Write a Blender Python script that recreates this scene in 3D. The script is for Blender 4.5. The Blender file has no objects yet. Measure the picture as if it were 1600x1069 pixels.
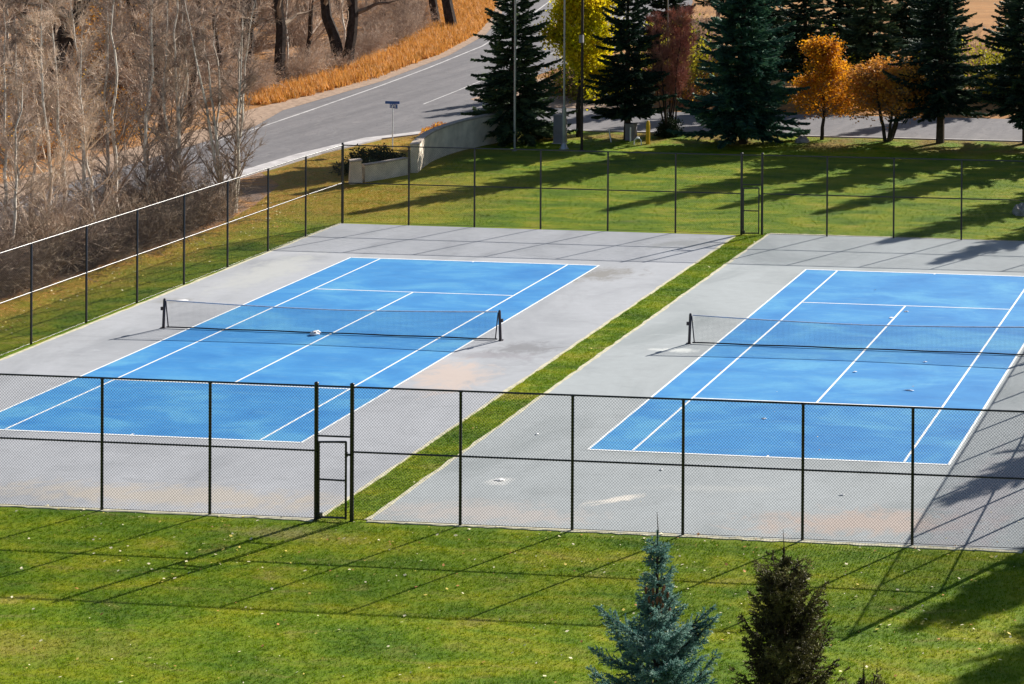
import bpy, math
import numpy as np
from mathutils import Matrix, Vector
R = math.radians
scn = bpy.context.scene
# ------------------------------------------------------------------ camera
cam_d = bpy.data.cameras.new('camera'); cam = bpy.data.objects.new('camera', cam_d)
scn.collection.objects.link(cam); scn.camera = cam
cr = Vector((0.9943666, 0.10574336, 0.00730796)); cu = Vector((-0.00813688, 0.00740963, 0.99993944)); cf = Vector((-0.1056828, 0.99436585, -0.0082283))
M4 = Matrix(((cr.x, cu.x, -cf.x, 36.793), (cr.y, cu.y, -cf.y, -68.631), (cr.z, cu.z, -cf.z, 19.073), (0, 0, 0, 1)))
cam.matrix_world = M4
cam_d.sensor_width = 36; cam_d.lens = 3116.444 / 1600 * 36
cam_d.shift_x = (800 - 1786.52) / 1600; cam_d.shift_y = -(534.5 + 264.97) / 1600
cam_d.clip_start = 0.5; cam_d.clip_end = 8000
# ------------------------------------------------------------------ light
SUN_AZ = 28.5      # degrees clockwise from +y
SUN_EL = 28.0
w = bpy.data.worlds.new('World'); scn.world = w; w.use_nodes = True
nt = w.node_tree; bg = nt.nodes['Background']
sky = nt.nodes.new('ShaderNodeTexSky'); sky.sky_type = 'NISHITA'; sky.sun_disc = False
sky.sun_elevation = R(SUN_EL); sky.sun_rotation = R(SUN_AZ)
nt.links.new(sky.outputs[0], bg.inputs[0]); bg.inputs[1].default_value = 0.053
sd = bpy.data.lights.new('sun', 'SUN'); so = bpy.data.objects.new('sun', sd); scn.collection.objects.link(so)
sd.energy = 5.0; sd.angle = R(0.5); sd.color = (1.0, 0.94, 0.85)
sv = Vector((math.sin(R(SUN_AZ)) * math.cos(R(SUN_EL)), math.cos(R(SUN_AZ)) * math.cos(R(SUN_EL)), math.sin(R(SUN_EL))))
so.rotation_euler = sv.to_track_quat('Z', 'Y').to_euler(); so.location = (60, 60, 60)
scn.view_settings.view_transform = 'Standard'; scn.view_settings.look = 'None'
scn.view_settings.exposure = 0.95; scn.view_settings.gamma = 1.0
# ------------------------------------------------------------------ helpers
C = scn.collection
def tag(o, label=None, cat=None, group=None, kind=None):
    if label: o['label'] = label
    if cat: o['category'] = cat
    if group: o['group'] = group
    if kind: o['kind'] = kind
    return o
def empty(name, loc=(0, 0, 0), rz=0.0):
    o = bpy.data.objects.new(name, None); C.objects.link(o); o.empty_display_size = .2
    o.location = loc; o.rotation_euler = (0, 0, rz); return o
class MB:
    def __init__(s): s.v = []; s.l = []; s.n = []; s.m = []; s.k = 0
    def add(s, v, f, mi=0):
        v = np.asarray(v, float).reshape(-1, 3); f = np.asarray(f, int)
        s.v.append(v); s.l.append((f + s.k).ravel()); s.n.append(np.full(len(f), f.shape[1])); s.m.append(np.full(len(f), mi) if np.isscalar(mi) else np.asarray(mi)); s.k += len(v)
    def box(s, c, d, rz=0, mi=0, taper=1.0):
        x, y, z = [q / 2 for q in d]
        v = np.array([(-x, -y, -z), (x, -y, -z), (x, y, -z), (-x, y, -z), (-x * taper, -y * taper, z), (x * taper, -y * taper, z), (x * taper, y * taper, z), (-x * taper, y * taper, z)])
        a, b = math.cos(rz), math.sin(rz)
        v = np.stack([v[:, 0] * a - v[:, 1] * b, v[:, 0] * b + v[:, 1] * a, v[:, 2]], 1) + np.array(c)
        s.add(v, [(0, 3, 2, 1), (4, 5, 6, 7), (0, 1, 5, 4), (1, 2, 6, 5), (2, 3, 7, 6), (3, 0, 4, 7)], mi)
    def segs(s, P0, P1, R0, R1, n=3, mi=0):
        P0 = np.asarray(P0, float).reshape(-1, 3); P1 = np.asarray(P1, float).reshape(-1, 3); N = len(P0)
        if N == 0: return
        R0 = np.broadcast_to(np.asarray(R0, float), (N,)); R1 = np.broadcast_to(np.asarray(R1, float), (N,))
        d = P1 - P0; d = d / (np.linalg.norm(d, axis=1, keepdims=True) + 1e-9)
        h = np.where(np.abs(d[:, 2:3]) > .9, np.array([[1., 0, 0]]), np.array([[0, 0, 1.]]))
        a = np.cross(d, h); a /= np.linalg.norm(a, axis=1, keepdims=True) + 1e-9; b = np.cross(d, a)
        t = np.arange(n) * 2 * np.pi / n
        ring = a[:, None] * np.cos(t)[None, :, None] + b[:, None] * np.sin(t)[None, :, None]
        v = np.concatenate([P0[:, None] + ring * R0[:, None, None], P1[:, None] + ring * R1[:, None, None]], 1)
        base = np.arange(N)[:, None] * 2 * n
        i = np.arange(n); j = (i + 1) % n
        f = np.stack([i, j, j + n, i + n], 1)[None] + base[:, :, None]
        s.add(v.reshape(-1, 3), f.reshape(-1, 4), mi)
    def tube(s, pts, rad, n=8, mi=0, cap=True):
        pts = np.asarray(pts, float); rad = np.broadcast_to(np.asarray(rad, float), (len(pts),)); K = len(pts)
        d = np.gradient(pts, axis=0); d /= np.linalg.norm(d, axis=1, keepdims=True)
        h = np.array([1., 0, 0]) if abs(d[0][2]) > .9 else np.array([0, 0, 1.])
        a = np.cross(d, h); a /= np.linalg.norm(a, axis=1, keepdims=True); b = np.cross(d, a)
        t = np.arange(n) * 2 * np.pi / n
        v = pts[:, None] + (a[:, None] * np.cos(t)[None, :, None] + b[:, None] * np.sin(t)[None, :, None]) * rad[:, None, None]
        i = np.arange(n); j = (i + 1) % n; f = np.stack([i, j, j + n, i + n], 1)
        F = (f[None] + (np.arange(K - 1) * n)[:, None, None]).reshape(-1, 4)
        s.add(v.reshape(-1, 3), F, mi)
        if cap:
            vv = v
            for o in (0, K - 1): s.add(vv[o], [list(range(n))], mi)
    def kites(s, P0, P1, W, up, mi=0):
        """diamond-shaped leaves: start, end, half width, side direction"""
        P0 = np.asarray(P0); P1 = np.asarray(P1); W = np.broadcast_to(np.asarray(W, float), (len(P0),))[:, None]
        mid = P0 * .55 + P1 * .45
        v = np.stack([P0, mid + up * W, P1, mid - up * W], 1).reshape(-1, 3)
        s.add(v, np.arange(len(P0) * 4).reshape(-1, 4), mi)
    def tris(s, A, B, D, mi=0):
        v = np.stack([A, B, D], 1).reshape(-1, 3); s.add(v, np.arange(len(v)).reshape(-1, 3), mi)
    def poly(s, pts, z, mi=0):
        v = [(p[0], p[1], z) for p in pts]; s.add(v, [list(range(len(v)))], mi)
    def mesh(s, name, mats):
        me = bpy.data.meshes.new(name)
        v = np.concatenate(s.v); l = np.concatenate(s.l).astype(np.int32); n = np.concatenate(s.n).astype(np.int32); m = np.concatenate(s.m).astype(np.int32)
        me.vertices.add(len(v)); me.vertices.foreach_set('co', v.astype(np.float32).ravel())
        me.loops.add(len(l)); me.loops.foreach_set('vertex_index', l)
        me.polygons.add(len(n)); st = np.concatenate([[0], np.cumsum(n)[:-1]]).astype(np.int32)
        me.polygons.foreach_set('loop_start', st); me.polygons.foreach_set('material_index', m)
        for q in (mats if isinstance(mats, (list, tuple)) else [mats]): me.materials.append(q)
        me.polygons.foreach_set('use_smooth', np.zeros(len(n), bool)); me.update(calc_edges=True); me.validate()
        return me
    def build(s, name, mats, parent=None, kind=None, smooth=False):
        me = s.mesh(name, mats)
        if smooth: me.polygons.foreach_set('use_smooth', np.ones(len(me.polygons), bool))
        o = bpy.data.objects.new(name, me); C.objects.link(o)
        if parent: o.parent = parent
        if kind: o['kind'] = kind
        return o
def inst(name, me, parent=None, loc=(0, 0, 0), rz=0.0, sc=1.0, kind=None):
    o = bpy.data.objects.new(name, me); C.objects.link(o); o.location = loc; o.rotation_euler = (0, 0, rz)
    o.scale = (sc, sc, sc) if np.isscalar(sc) else sc
    if parent: o.parent = parent
    if kind: o['kind'] = kind
    return o
def unit(v): return v / (np.linalg.norm(v, axis=-1, keepdims=True) + 1e-9)
# ------------------------------------------------------------------ materials
class NT:
    def __init__(s, name):
        s.m = bpy.data.materials.new(name); s.m.use_nodes = True; s.t = s.m.node_tree
        s.b = s.t.nodes['Principled BSDF']; s.geo = None
    def n(s, typ, **k):
        q = s.t.nodes.new(typ)
        for a, b in k.items(): setattr(q, a, b)
        return q
    def link(s, a, b): s.t.links.new(a, b)
    def pos(s, sx=1, sy=1, sz=1, obj=False, rot=0):
        g = s.n('ShaderNodeTexCoord').outputs['Object'] if obj else s.n('ShaderNodeNewGeometry').outputs['Position']
        mp = s.n('ShaderNodeMapping'); mp.inputs['Scale'].default_value = (sx, sy, sz); mp.inputs['Rotation'].default_value = (0, 0, rot)
        s.link(g, mp.inputs[0]); return mp.outputs[0]
    def noise(s, vec, scale, detail=4, rough=.55, dist=0):
        q = s.n('ShaderNodeTexNoise'); q.inputs['Scale'].default_value = scale; q.inputs['Detail'].default_value = detail
        q.inputs['Roughness'].default_value = rough; q.inputs['Distortion'].default_value = dist
        s.link(vec, q.inputs['Vector']); return q.outputs['Fac']
    def ramp(s, fac, stops):
        q = s.n('ShaderNodeValToRGB'); e = q.color_ramp.elements
        while len(e) < len(stops): e.new(.5)
        for i, (p, c) in enumerate(stops):
            e[i].position = p; e[i].color = (*c, 1) if len(c) == 3 else c
        s.link(fac, q.inputs[0]); return q.outputs[0]
    def rng(s, fac, a, b, c=0., d=1.):
        q = s.n('ShaderNodeMapRange'); q.inputs[1].default_value = a; q.inputs[2].default_value = b; q.inputs[3].default_value = c; q.inputs[4].default_value = d
        s.link(fac, q.inputs[0]); return q.outputs[0]
    def mix(s, fac, a, b, mode='MIX'):
        q = s.n('ShaderNodeMix', data_type='RGBA', blend_type=mode)
        for v, i in ((fac, 0), (a, 6), (b, 7)):
            if isinstance(v, (int, float)): q.inputs[i].default_value = v
            elif isinstance(v, tuple): q.inputs[i].default_value = (*v, 1)
            else: s.link(v, q.inputs[i])
        return q.outputs[2]
    def math(s, op, a, b=None, clamp=False):
        q = s.n('ShaderNodeMath', operation=op, use_clamp=clamp)
        for v, i in ((a, 0), (b, 1)):
            if v is None: continue
            if isinstance(v, (int, float)): q.inputs[i].default_value = v
            else: s.link(v, q.inputs[i])
        return q.outputs[0]
    def bump(s, h, strength=.3, dist=.02):
        q = s.n('ShaderNodeBump'); q.inputs['Strength'].default_value = strength; q.inputs['Distance'].default_value = dist
        s.link(h, q.inputs['Height']); s.link(q.outputs[0], s.b.inputs['Normal'])
    def col(s, c):
        if isinstance(c, tuple): s.b.inputs['Base Color'].default_value = (*c, 1)
        else: s.link(c, s.b.inputs['Base Color'])
    def rough(s, r, spec=None):
        s.b.inputs['Roughness'].default_value = r
        if spec is not None: s.b.inputs['Specular IOR Level'].default_value = spec
def simple(name, c, rough=.6, spec=.4, var=.25, scale=3., metal=0., obj=True):
    q = NT(name); v = q.noise(q.pos(obj=obj), scale, 5)
    lo = tuple(x * (1 - var) for x in c); hi = tuple(min(1, x * (1 + var)) for x in c)
    q.col(q.ramp(v, [(.3, lo), (.7, hi)])); q.rough(rough, spec); q.b.inputs['Metallic'].default_value = metal
    return q.m
def leafy(name, stops, scale=2.0, trans=.3, rough=.6, spec=.3, rnd=.2, obj=True):
    """foliage: colour varies by clump and by tree, light passes through"""
    q = NT(name); v = q.noise(q.pos(obj=obj), scale, 5, .7)
    oi = q.n('ShaderNodeObjectInfo').outputs['Random']
    v2 = q.math('ADD', v, q.rng(oi, 0, 1, -rnd / 2, rnd / 2))
    c = q.ramp(v2, stops); q.col(c); q.rough(rough, spec)
    if trans > 0:
        tr = q.n('ShaderNodeBsdfTranslucent'); q.link(c, tr.inputs[0])
        mx = q.n('ShaderNodeMixShader'); mx.inputs[0].default_value = trans
        q.link(q.b.outputs[0], mx.inputs[1]); q.link(tr.outputs[0], mx.inputs[2])
        q.link(mx.outputs[0], q.t.nodes['Material Output'].inputs[0])
    return q.m
def stain(q, p, cx, cy, rx, ry, rot=0., soft=.6):
    """a blot with its own ragged outline on the paving"""
    mp = q.n('ShaderNodeMapping', vector_type='TEXTURE'); mp.inputs['Location'].default_value = (cx, cy, 0); mp.inputs['Rotation'].default_value = (0, 0, rot)
    mp.inputs['Scale'].default_value = (rx, ry, 1e3); q.link(p, mp.inputs[0])
    ln = q.n('ShaderNodeVectorMath', operation='LENGTH'); q.link(mp.outputs[0], ln.inputs[0])
    nz = q.rng(q.noise(p, 1.3, 8, .72, .8), .25, .75, -.8, .8)
    return q.rng(q.math('ADD', ln.outputs['Value'], nz), 1.0 + soft * .3, 1.0 - soft, 0., 1.)
def grass_mat(name, blades=False):
    q = NT(name)
    p = q.pos(); ps = q.pos(.55, 1.3, 1, rot=.25)
    big = q.noise(ps, .55, 6, .62, .4); med = q.noise(q.pos(1, 1.7, 1, rot=-.3), 2.2, 6, .65, .3); fine = q.noise(p, 14, 4, .7)
    c = q.ramp(big, [(.32, (.040, .100, .003)), (.42, (.092, .172, .003)), (.51, (.155, .225, .003)), (.60, (.25, .27, .006)), (.69, (.33, .29, .05))])
    c = q.mix(q.rng(med, .38, .66, 0., .6), c, q.ramp(fine, [(.3, (.030, .080, .003)), (.52, (.110, .17, .004)), (.72, (.27, .25, .03))]))
    c = q.mix(q.rng(q.noise(q.pos(.35, 1.1, 1, rot=.15), 1.5, 7, .7, .7), .55, .68, 0, .55), c, (.24, .21, .06))
    # dry, leaf-strewn turf towards the wood and the far corner
    sep = q.n('ShaderNodeSeparateXYZ'); q.link(q.n('ShaderNodeNewGeometry').outputs['Position'], sep.inputs[0])
    wob = q.rng(q.noise(p, .5, 4), 0, 1, -1.8, 1.8)
    dx = q.math('ADD', sep.outputs[0], wob)
    dry = q.rng(dx, -11.0, -14.2, 0., 1.)
    dry2 = q.math('MULTIPLY', q.rng(dx, -3., -10., 0., .75), q.math('MULTIPLY', q.rng(sep.outputs[1], 17, 21, 0., 1.), q.rng(sep.outputs[1], 33, 26, 0., 1.)))
    mulch = q.math('MULTIPLY', q.rng(sep.outputs[1], 40.0, 42.5, 0., .8), q.rng(q.noise(p, .35, 3), .42, .58, 0., 1.))
    d = q.math('MULTIPLY', q.math('MAXIMUM', dry, dry2), q.rng(q.noise(p, 1.3, 5, .7), .3, .6, .35, 1.))
    drycol = q.ramp(q.noise(p, 5, 5, .7), [(.3, (.20, .15, .015)), (.5, (.36, .20, .03)), (.7, (.50, .24, .07))])
    c = q.mix(d, c, drycol)
    c = q.mix(mulch, c, q.ramp(q.noise(p, 4, 4), [(.35, (.10, .055, .02)), (.6, (.26, .15, .035))]))
    c = q.mix(q.math('MULTIPLY', stain(q, q.n('ShaderNodeNewGeometry').outputs['Position'], 8.9, -19.0, 1.5, .55), .7), c, (.24, .22, .09))
    c = q.mix(q.math('MULTIPLY', stain(q, q.n('ShaderNodeNewGeometry').outputs['Position'], 6.0, -26.5, 4.2, 1.0, .1), .45), c, (.27, .24, .05))
    if blades:
        c = q.mix(1.0, c, (1.15, 1.2, 1.0), 'MULTIPLY')
        tr = q.n('ShaderNodeBsdfTranslucent'); q.link(c, tr.inputs[0]); mx = q.n('ShaderNodeMixShader'); mx.inputs[0].default_value = .4
        q.link(q.b.outputs[0], mx.inputs[1]); q.link(tr.outputs[0], mx.inputs[2]); q.link(mx.outputs[0], q.t.nodes['Material Output'].inputs[0])
    else:
        q.bump(q.mix(.5, q.noise(p, 9, 5, .7), q.noise(p, 40, 3, .7)), .9, .05)
    q.col(c); q.rough(.75, .15); return q.m
def slab_mat(name, base, dark, stains):
    q = NT(name); p = q.pos(); g = q.n('ShaderNodeNewGeometry').outputs['Position']
    a = q.noise(q.pos(.8, .5, 1, rot=.3), .35, 6, .6, .8); b = q.noise(p, 2.6, 6, .7); fine = q.noise(p, 45, 3, .7)
    c = q.ramp(a, [(.28, dark), (.5, base), (.72, tuple(min(1, x * 1.13) for x in base))])
    c = q.mix(q.rng(b, .35, .7, 0, .28), c, tuple(x * .75 for x in base)); c = q.mix(q.rng(q.noise(q.pos(.5, 1.6, 1, rot=.1), .9, 8, .75, 1.2), .54, .64, 0, .35), c, tuple(x * .72 for x in base)); c = q.mix(q.rng(q.noise(q.pos(.4, 1.9, 1, rot=-.2), 1.3, 8, .75, .8), .58, .66, 0, .4), c, tuple(min(1, x * 1.25) for x in base))
    c = q.mix(q.rng(fine, .3, .7, 0, .18), c, tuple(x * .6 for x in base))
    for (cx, cy, rx, ry, rot, col, amt) in stains:
        c = q.mix(q.math('MULTIPLY', stain(q, g, cx, cy, rx, ry, rot), amt), c, col)
    q.col(c); q.rough(.82, .25); q.bump(fine, .15, .004); return q.m
def blue_mat(name):
    q = NT(name); p = q.pos()
    a = q.noise(q.pos(.6, 1.1, 1, rot=.2), .5, 6, .62, .6); b = q.noise(p, 5, 5, .7); f = q.noise(p, 50, 2)
    c = q.ramp(a, [(.32, (.022, .180, .47)), (.5, (.042, .240, .54)), (.66, (.095, .34, .58))])
    c = q.mix(q.rng(b, .4, .7, 0, .35), c, (.045, .22, .46)); c = q.mix(q.rng(q.noise(q.pos(.35, 2.2, 1, rot=-.15), 1.6, 6, .75), .52, .72, 0, .4), c, (.15, .36, .52))
    c = q.mix(q.rng(f, .3, .7, 0, .12), c, (.03, .14, .34))
    q.col(c); q.rough(.7, .3); return q.m
M = {}
M['lawn'] = grass_mat('lawn_turf'); M['blade'] = grass_mat('lawn_blades', True)
M['slab_a'] = slab_mat('grey_court_paving', (.375, .39, .42), (.26, .275, .30), [
    (6.7, -4.6, 1.3, 2.0, .3, (.50, .41, .36), .8), (7.7, -0.9, 1.3, .8, .2, (.17, .17, .18), .7), (6.0, 10.3, 1.6, 1.1, .4, (.19, .18, .16), .75),
    (7.6, 16.4, 1.8, 1.0, .3, (.18, .19, .18), .5), (7.0, -1.9, 1.8, .5, 0, (.24, .23, .25), .6), (4.5, -16.7, 5.5, .9, .0, (.46, .40, .32), .6), (-8.5, 3.9, .8, .5, 0, (.24, .24, .23), .6),
    (-7.5, 9, 1.2, 3.5, 0, (.44, .45, .43), .6)])
M['slab_b'] = slab_mat('grey_green_court_paving', (.35, .38, .395), (.25, .28, .29), [
    (23.9, -16.3, 3.2, 1.0, .1, (.44, .35, .30), .75), (13.2, -16.9, 3.2, .8, .0, (.45, .40, .37), .6), (16.7, -15.4, .9, .25, .6, (.66, .62, .56), .9), (13.0, -.4, .8, .28, .0, (.62, .64, .62), .9),
    (19.3, -14.2, 1.9, .3, .1, (.40, .42, .42), .7), (26.8, -14, 1.2, 5, -.1, (.36, .33, .35), .6), (12.8, -14.4, .35, .3, .4, (.62, .62, .6), .8), (17, -11, 2.5, 1.2, 0, (.25, .28, .27), .5)])
M['blue'] = blue_mat('blue_court_paint')
M['line'] = simple('white_line_paint', (.80, .82, .82), .6, .3, .10, 6., obj=False)
M['edging'] = simple('pale_concrete_edging', (.52, .49, .36), .85, .2, .25, 5., obj=False)
M['black'] = simple('black_vinyl_coating', (.012, .012, .016), .30, .55, .3, 8.)
M['wire'] = simple('black_wire', (.012, .014, .018), .45, .4, .1, 3.)
M['netcord'] = simple('net_cord', (.02, .022, .03), .8, .2, .1, 3.)
M['netband'] = simple('weathered_net_band', (.58, .58, .66), .8, .2, .2, 4.)
M['postpurple'] = simple('dark_net_post_paint', (.022, .014, .022), .35, .5, .2, 5.)
# asphalt with worn wheel tracks
q = NT('road_asphalt'); p = q.pos()
c = q.ramp(q.noise(q.pos(1.2, .12, 1), .8, 6, .65), [(.3, (.135, .130, .138)), (.5, (.175, .168, .176)), (.7, (.215, .205, .21))])
c = q.mix(q.rng(q.noise(p, 1.7, 6, .7), .45, .7, 0, .5), c, (.13, .125, .135)); c = q.mix(q.rng(q.noise(p, 60, 2), .3, .7, 0, .25), c, (.09, .09, .10))
c = q.mix(q.rng(q.noise(q.pos(1, .35, 1, rot=.1), 1.1, 9, .8, 1.5), .55, .62, 0, .45), c, (.24, .225, .225)); c = q.mix(q.rng(q.math('ABSOLUTE', q.math('SUBTRACT', q.noise(p, .7, 7, .6, 1.), .5)), .0, .008, .7, 0), c, (.06, .06, .065))
q.col(c); q.rough(.85, .25); M['asphalt'] = q.m
M['worn'] = simple('worn_road_paint', (.46, .45, .45), .8, .2, .3, 1.2, obj=False)
M['concrete'] = simple('pale_concrete', (.46, .44, .44), .85, .2, .22, 1.5, obj=False)
q = NT('woodland_litter'); p = q.pos()
c = q.ramp(q.noise(q.pos(1, 1, 1), .22, 6, .68, .6), [(.28, (.16, .12, .10)), (.38, (.28, .21, .17)), (.48, (.54, .26, .08)), (.56, (.36, .25, .19)), (.64, (.58, .30, .12)), (.76, (.42, .32, .27))])
c = q.mix(q.rng(q.noise(p, 1.6, 6, .75), .38, .66, 0., .7), c, q.ramp(q.noise(p, 3, 5, .7), [(.35, (.06, .045, .035)), (.5, (.24, .12, .05)), (.68, (.34, .24, .16))]))
q.col(c); q.rough(.95, .1); q.bump(q.noise(p, 7, 5, .75), 1., .08); M['litter'] = q.m
q = NT('dry_field'); p = q.pos()
c = q.ramp(q.noise(q.pos(.5, 1.5, 1), .12, 6, .6, .4), [(.3, (.22, .12, .05)), (.5, (.38, .19, .075)), (.68, (.46, .27, .12))])
c = q.mix(q.rng(q.noise(p, 1.2, 5, .7), .4, .7, 0., .5), c, (.20, .13, .07))
q.col(c); q.rough(.95, .1); q.bump(q.noise(p, 5, 5, .7), .8, .06); M['field'] = q.m
M['dry'] = leafy('dry_orange_grass', [(.3, (.26, .15, .03)), (.42, (.52, .24, .05)), (.55, (.66, .34, .10)), (.7, (.74, .54, .28))], 1.8, .35, obj=False)
M['gravel'] = simple('tan_gravel', (.33, .24, .18), .95, .1, .3, 4., obj=False)
M['aspen'] = None
q = NT('pale_aspen_bark'); p = q.pos(1, 1, .5, obj=True)
c = q.ramp(q.noise(p, 6, 5, .7), [(.28, (.10, .085, .08)), (.42, (.40, .35, .30)), (.60, (.70, .64, .56))])
q.col(c); q.rough(.8, .2); M['aspen'] = q.m
M['twig'] = leafy('grey_twigs', [(.3, (.32, .25, .21)), (.5, (.56, .45, .37)), (.7, (.76, .64, .52))], .6, .35, .85, .1, .35)
M['brown_twig'] = leafy('brown_twigs', [(.3, (.10, .07, .055)), (.5, (.22, .165, .125)), (.7, (.38, .30, .22))], .8, .1, .85, .1, .3)
M['red_twig'] = leafy('reddish_twigs', [(.3, (.24, .11, .10)), (.5, (.42, .21, .17)), (.7, (.55, .32, .20))], .8, .35, .85, .1, .2)
M['darkbark'] = simple('dark_furrowed_bark', (.045, .036, .032), .95, .1, .5, 4.)
M['sprucebark'] = simple('spruce_bark', (.06, .045, .035), .95, .1, .4, 6.)
M['needle_dark'] = leafy('dark_spruce_needles', [(.3, (.011, .026, .018)), (.48, (.030, .062, .036)), (.62, (.080, .125, .052)), (.75, (.15, .18, .09))], 1.3, .12, .6, .25, .2)
M['needle_teal'] = leafy('teal_spruce_needles', [(.3, (.012, .042, .034)), (.48, (.032, .095, .066)), (.62, (.075, .17, .085)), (.75, (.14, .24, .12))], 1.2, .14, .6, .25, .2)
M['needle_blue'] = leafy('blue_spruce_needles', [(.32, (.016, .065, .064)), (.46, (.085, .205, .185)), (.58, (.22, .38, .33)), (.72, (.36, .48, .41))], 2.6, .28, .55, .3, .05)
M['needle_brown'] = leafy('olive_brown_needles', [(.34, (.024, .020, .009)), (.48, (.070, .066, .022)), (.60, (.18, .17, .05)), (.72, (.34, .32, .12))], 2.0, .15, .6, .25, .05)
M['yellow'] = leafy('yellow_autumn_leaves', [(.3, (.30, .32, .005)), (.5, (.58, .54, .01)), (.72, (.82, .60, .02))], .7, .55, .5, .2, .1)
M['orange'] = leafy('orange_autumn_leaves', [(.3, (.44, .16, .01)), (.5, (.72, .34, .015)), (.72, (.80, .52, .03))], 1.2, .55, .6, .2, .25)
M['russet'] = leafy('russet_autumn_leaves', [(.3, (.34, .12, .04)), (.5, (.58, .26, .04)), (.72, (.74, .42, .05))], 1.2, .4, .6, .2, .25)
M['olive'] = leafy('yellow_green_leaves', [(.3, (.10, .12, .01)), (.5, (.28, .28, .015)), (.72, (.50, .42, .03))], 1., .4, .6, .2, .3)
M['juniper'] = leafy('dark_juniper', [(.3, (.008, .018, .008)), (.5, (.022, .042, .014)), (.7, (.05, .08, .025))], 2., .1, .7, .2)
M['stone'] = simple('pale_stucco', (.72, .63, .52), .9, .15, .2, 1.6)
M['coping'] = simple('stone_coping', (.42, .36, .31), .9, .15, .2, 3.)
M['pole'] = simple('galvanised_pole', (.30, .32, .35), .35, .5, .15, 2., .5)
M['darkpole'] = simple('dark_brown_pole', (.035, .025, .022), .7, .3, .3, 3.)
M['cabinet'] = simple('grey_cabinet_paint', (.22, .21, .23), .6, .3, .15, 2.)
M['signblue'] = simple('blue_street_sign', (.015, .085, .30), .4, .4, .08, 3.)
M['white'] = simple('white_paint', (.86, .86, .86), .6, .3, .08, 4.)
M['yellowpost'] = simple('yellow_marker_post', (.62, .36, .01), .6, .3, .12, 3.)
M['rock'] = simple('grey_rock', (.30, .28, .27), .9, .2, .35, 4.)
M['leaf_pale'] = simple('pale_fallen_leaf', (.72, .66, .42), .7, .3, .2, 8., obj=False)
M['leaf_rust'] = simple('rust_fallen_leaf', (.45, .20, .06), .7, .3, .3, 8., obj=False)
M['leaf_yellow'] = simple('yellow_fallen_leaf', (.62, .50, .10), .7, .3, .2, 8., obj=False)
M['red_ink'] = simple('faded_red_print', (.5, .12, .1), .7, .2, .1)
# ------------------------------------------------------------------ ground
b = MB(); b.poly([(-3500, -3000), (3500, -3000), (3500, 4000), (-3500, 4000)], -.12); b.build('ground', M['field'], kind='structure')
far_edge = [(-28.2, -200), (-28.2, 30), (-28.9, 45), (-30.6, 51), (-31.1, 65), (-33.2, 80), (-36.6, 94), (-41.5, 108), (-48, 124), (-62, 150), (-90, 190)]
near_edge = [(-50, 190), (-38, 150), (-29, 125), (-24, 108), (-22.2, 92), (-22.0, 78), (-21.6, 62), (-20.0, 56.5), (-17, 55.2), (-10, 54.2), (120, 56.5), (120, 46.4), (-13.5, 46.2), (-17.2, 44.8), (-19.6, 41.5), (-20.6, 36), (-20.8, 28), (-20.8, -200)]
b = MB(); b.poly(far_edge + near_edge, -.10); b.build('road', M['asphalt'], kind='structure')
# wood floors
b = MB(); b.poly([(-260, -120), (-31.2, -120), (-31.2, 30), (-31.9, 45), (-33.5, 51), (-34, 65), (-36.4, 80), (-39.6, 94), (-44.5, 108), (-51, 124), (-64, 150), (-90, 195), (-260, 260)], -.108); b.build('woodland_floor', M['litter'], kind='structure')
b = MB(); b.poly([(-20.5, -200), (-14.6, -200), (-14.6, 2), (-14.3, 12), (-14.2, 17), (-15.2, 22), (-16.8, 27), (-20.3, 31)], -.02); b.build('woodland_floor', M['litter'], kind='structure')
# lawn
lawn_pts = [(-14.9, -200), (90, -200), (90, 45.6), (-13.2, 45.4), (-16.6, 44.0), (-18.8, 41), (-19.7, 36), (-19.9, 30.0), (-17.2, 27), (-15.6, 22), (-14.6, 17), (-14.7, 12), (-14.95, 2)]
b = MB(); b.poly(lawn_pts, -.014); b.build('lawn', M['lawn'], kind='structure')
# kerb and gutter along the lawn tip
kp = [(-20.05, -2), (-20.05, 30), (-19.85, 36), (-18.95, 41.1), (-16.7, 44.15), (-13.2, 45.55), (20, 45.75), (90, 45.75)]
def ribbon(pts, wd, z0, z1):
    pts = np.array(pts, float); d = unit(np.gradient(pts, axis=0)); nrm = np.stack([-d[:, 1], d[:, 0]], 1)
    L = pts + nrm * wd; K = len(pts); v = []
    for a in range(K): v += [(*pts[a], z0), (*pts[a], z1), (*L[a], z1), (*L[a], z0)]
    f = []
    for a in range(K - 1):
        o = a * 4
        for i, j in ((0, 1), (1, 2), (2, 3)): f.append((o + i, o + j, o + 4 + j, o + 4 + i))
    return v, f
b = MB(); v, f = ribbon(kp, .16, -.12, .03); b.add(v, f); b.build('kerb', M['concrete'], kind='structure')
gp = [(-20.23, -2), (-20.23, 30), (-20.05, 36), (-19.15, 41.3), (-16.85, 44.4), (-13.2, 45.75)]
b = MB(); v, f = ribbon(gp, 1.35, -.30, -.094); b.add(v, f); b.build('gutter', M['concrete'], kind='structure')
# gravel shoulders of the side road mouth and of the main road
b = MB(); b.poly([(-21.4, 62), (-21.2, 57.5), (-18.6, 55.4), (-10, 54.4), (-8, 56.5), (-16, 60), (-20.5, 70)], -.088); b.build('gravel_shoulder', M['gravel'], kind='structure')
b = MB()
fe = np.array([(-28.2, -60), (-28.2, 30), (-28.9, 45), (-30.6, 51), (-31.1, 65), (-33.2, 80), (-36.6, 94), (-41.5, 108), (-48, 124)])
ws = [3.0, 3.0, 2.6, 2.2, 1.3, .9, .8, .8, .8]; b.poly([tuple(x) for x in fe] + [tuple(x + (-q_, 0)) for x, q_ in list(zip(fe, ws))[::-1]], -.092); b.build('road_shoulder', M['gravel'], kind='structure')
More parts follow.
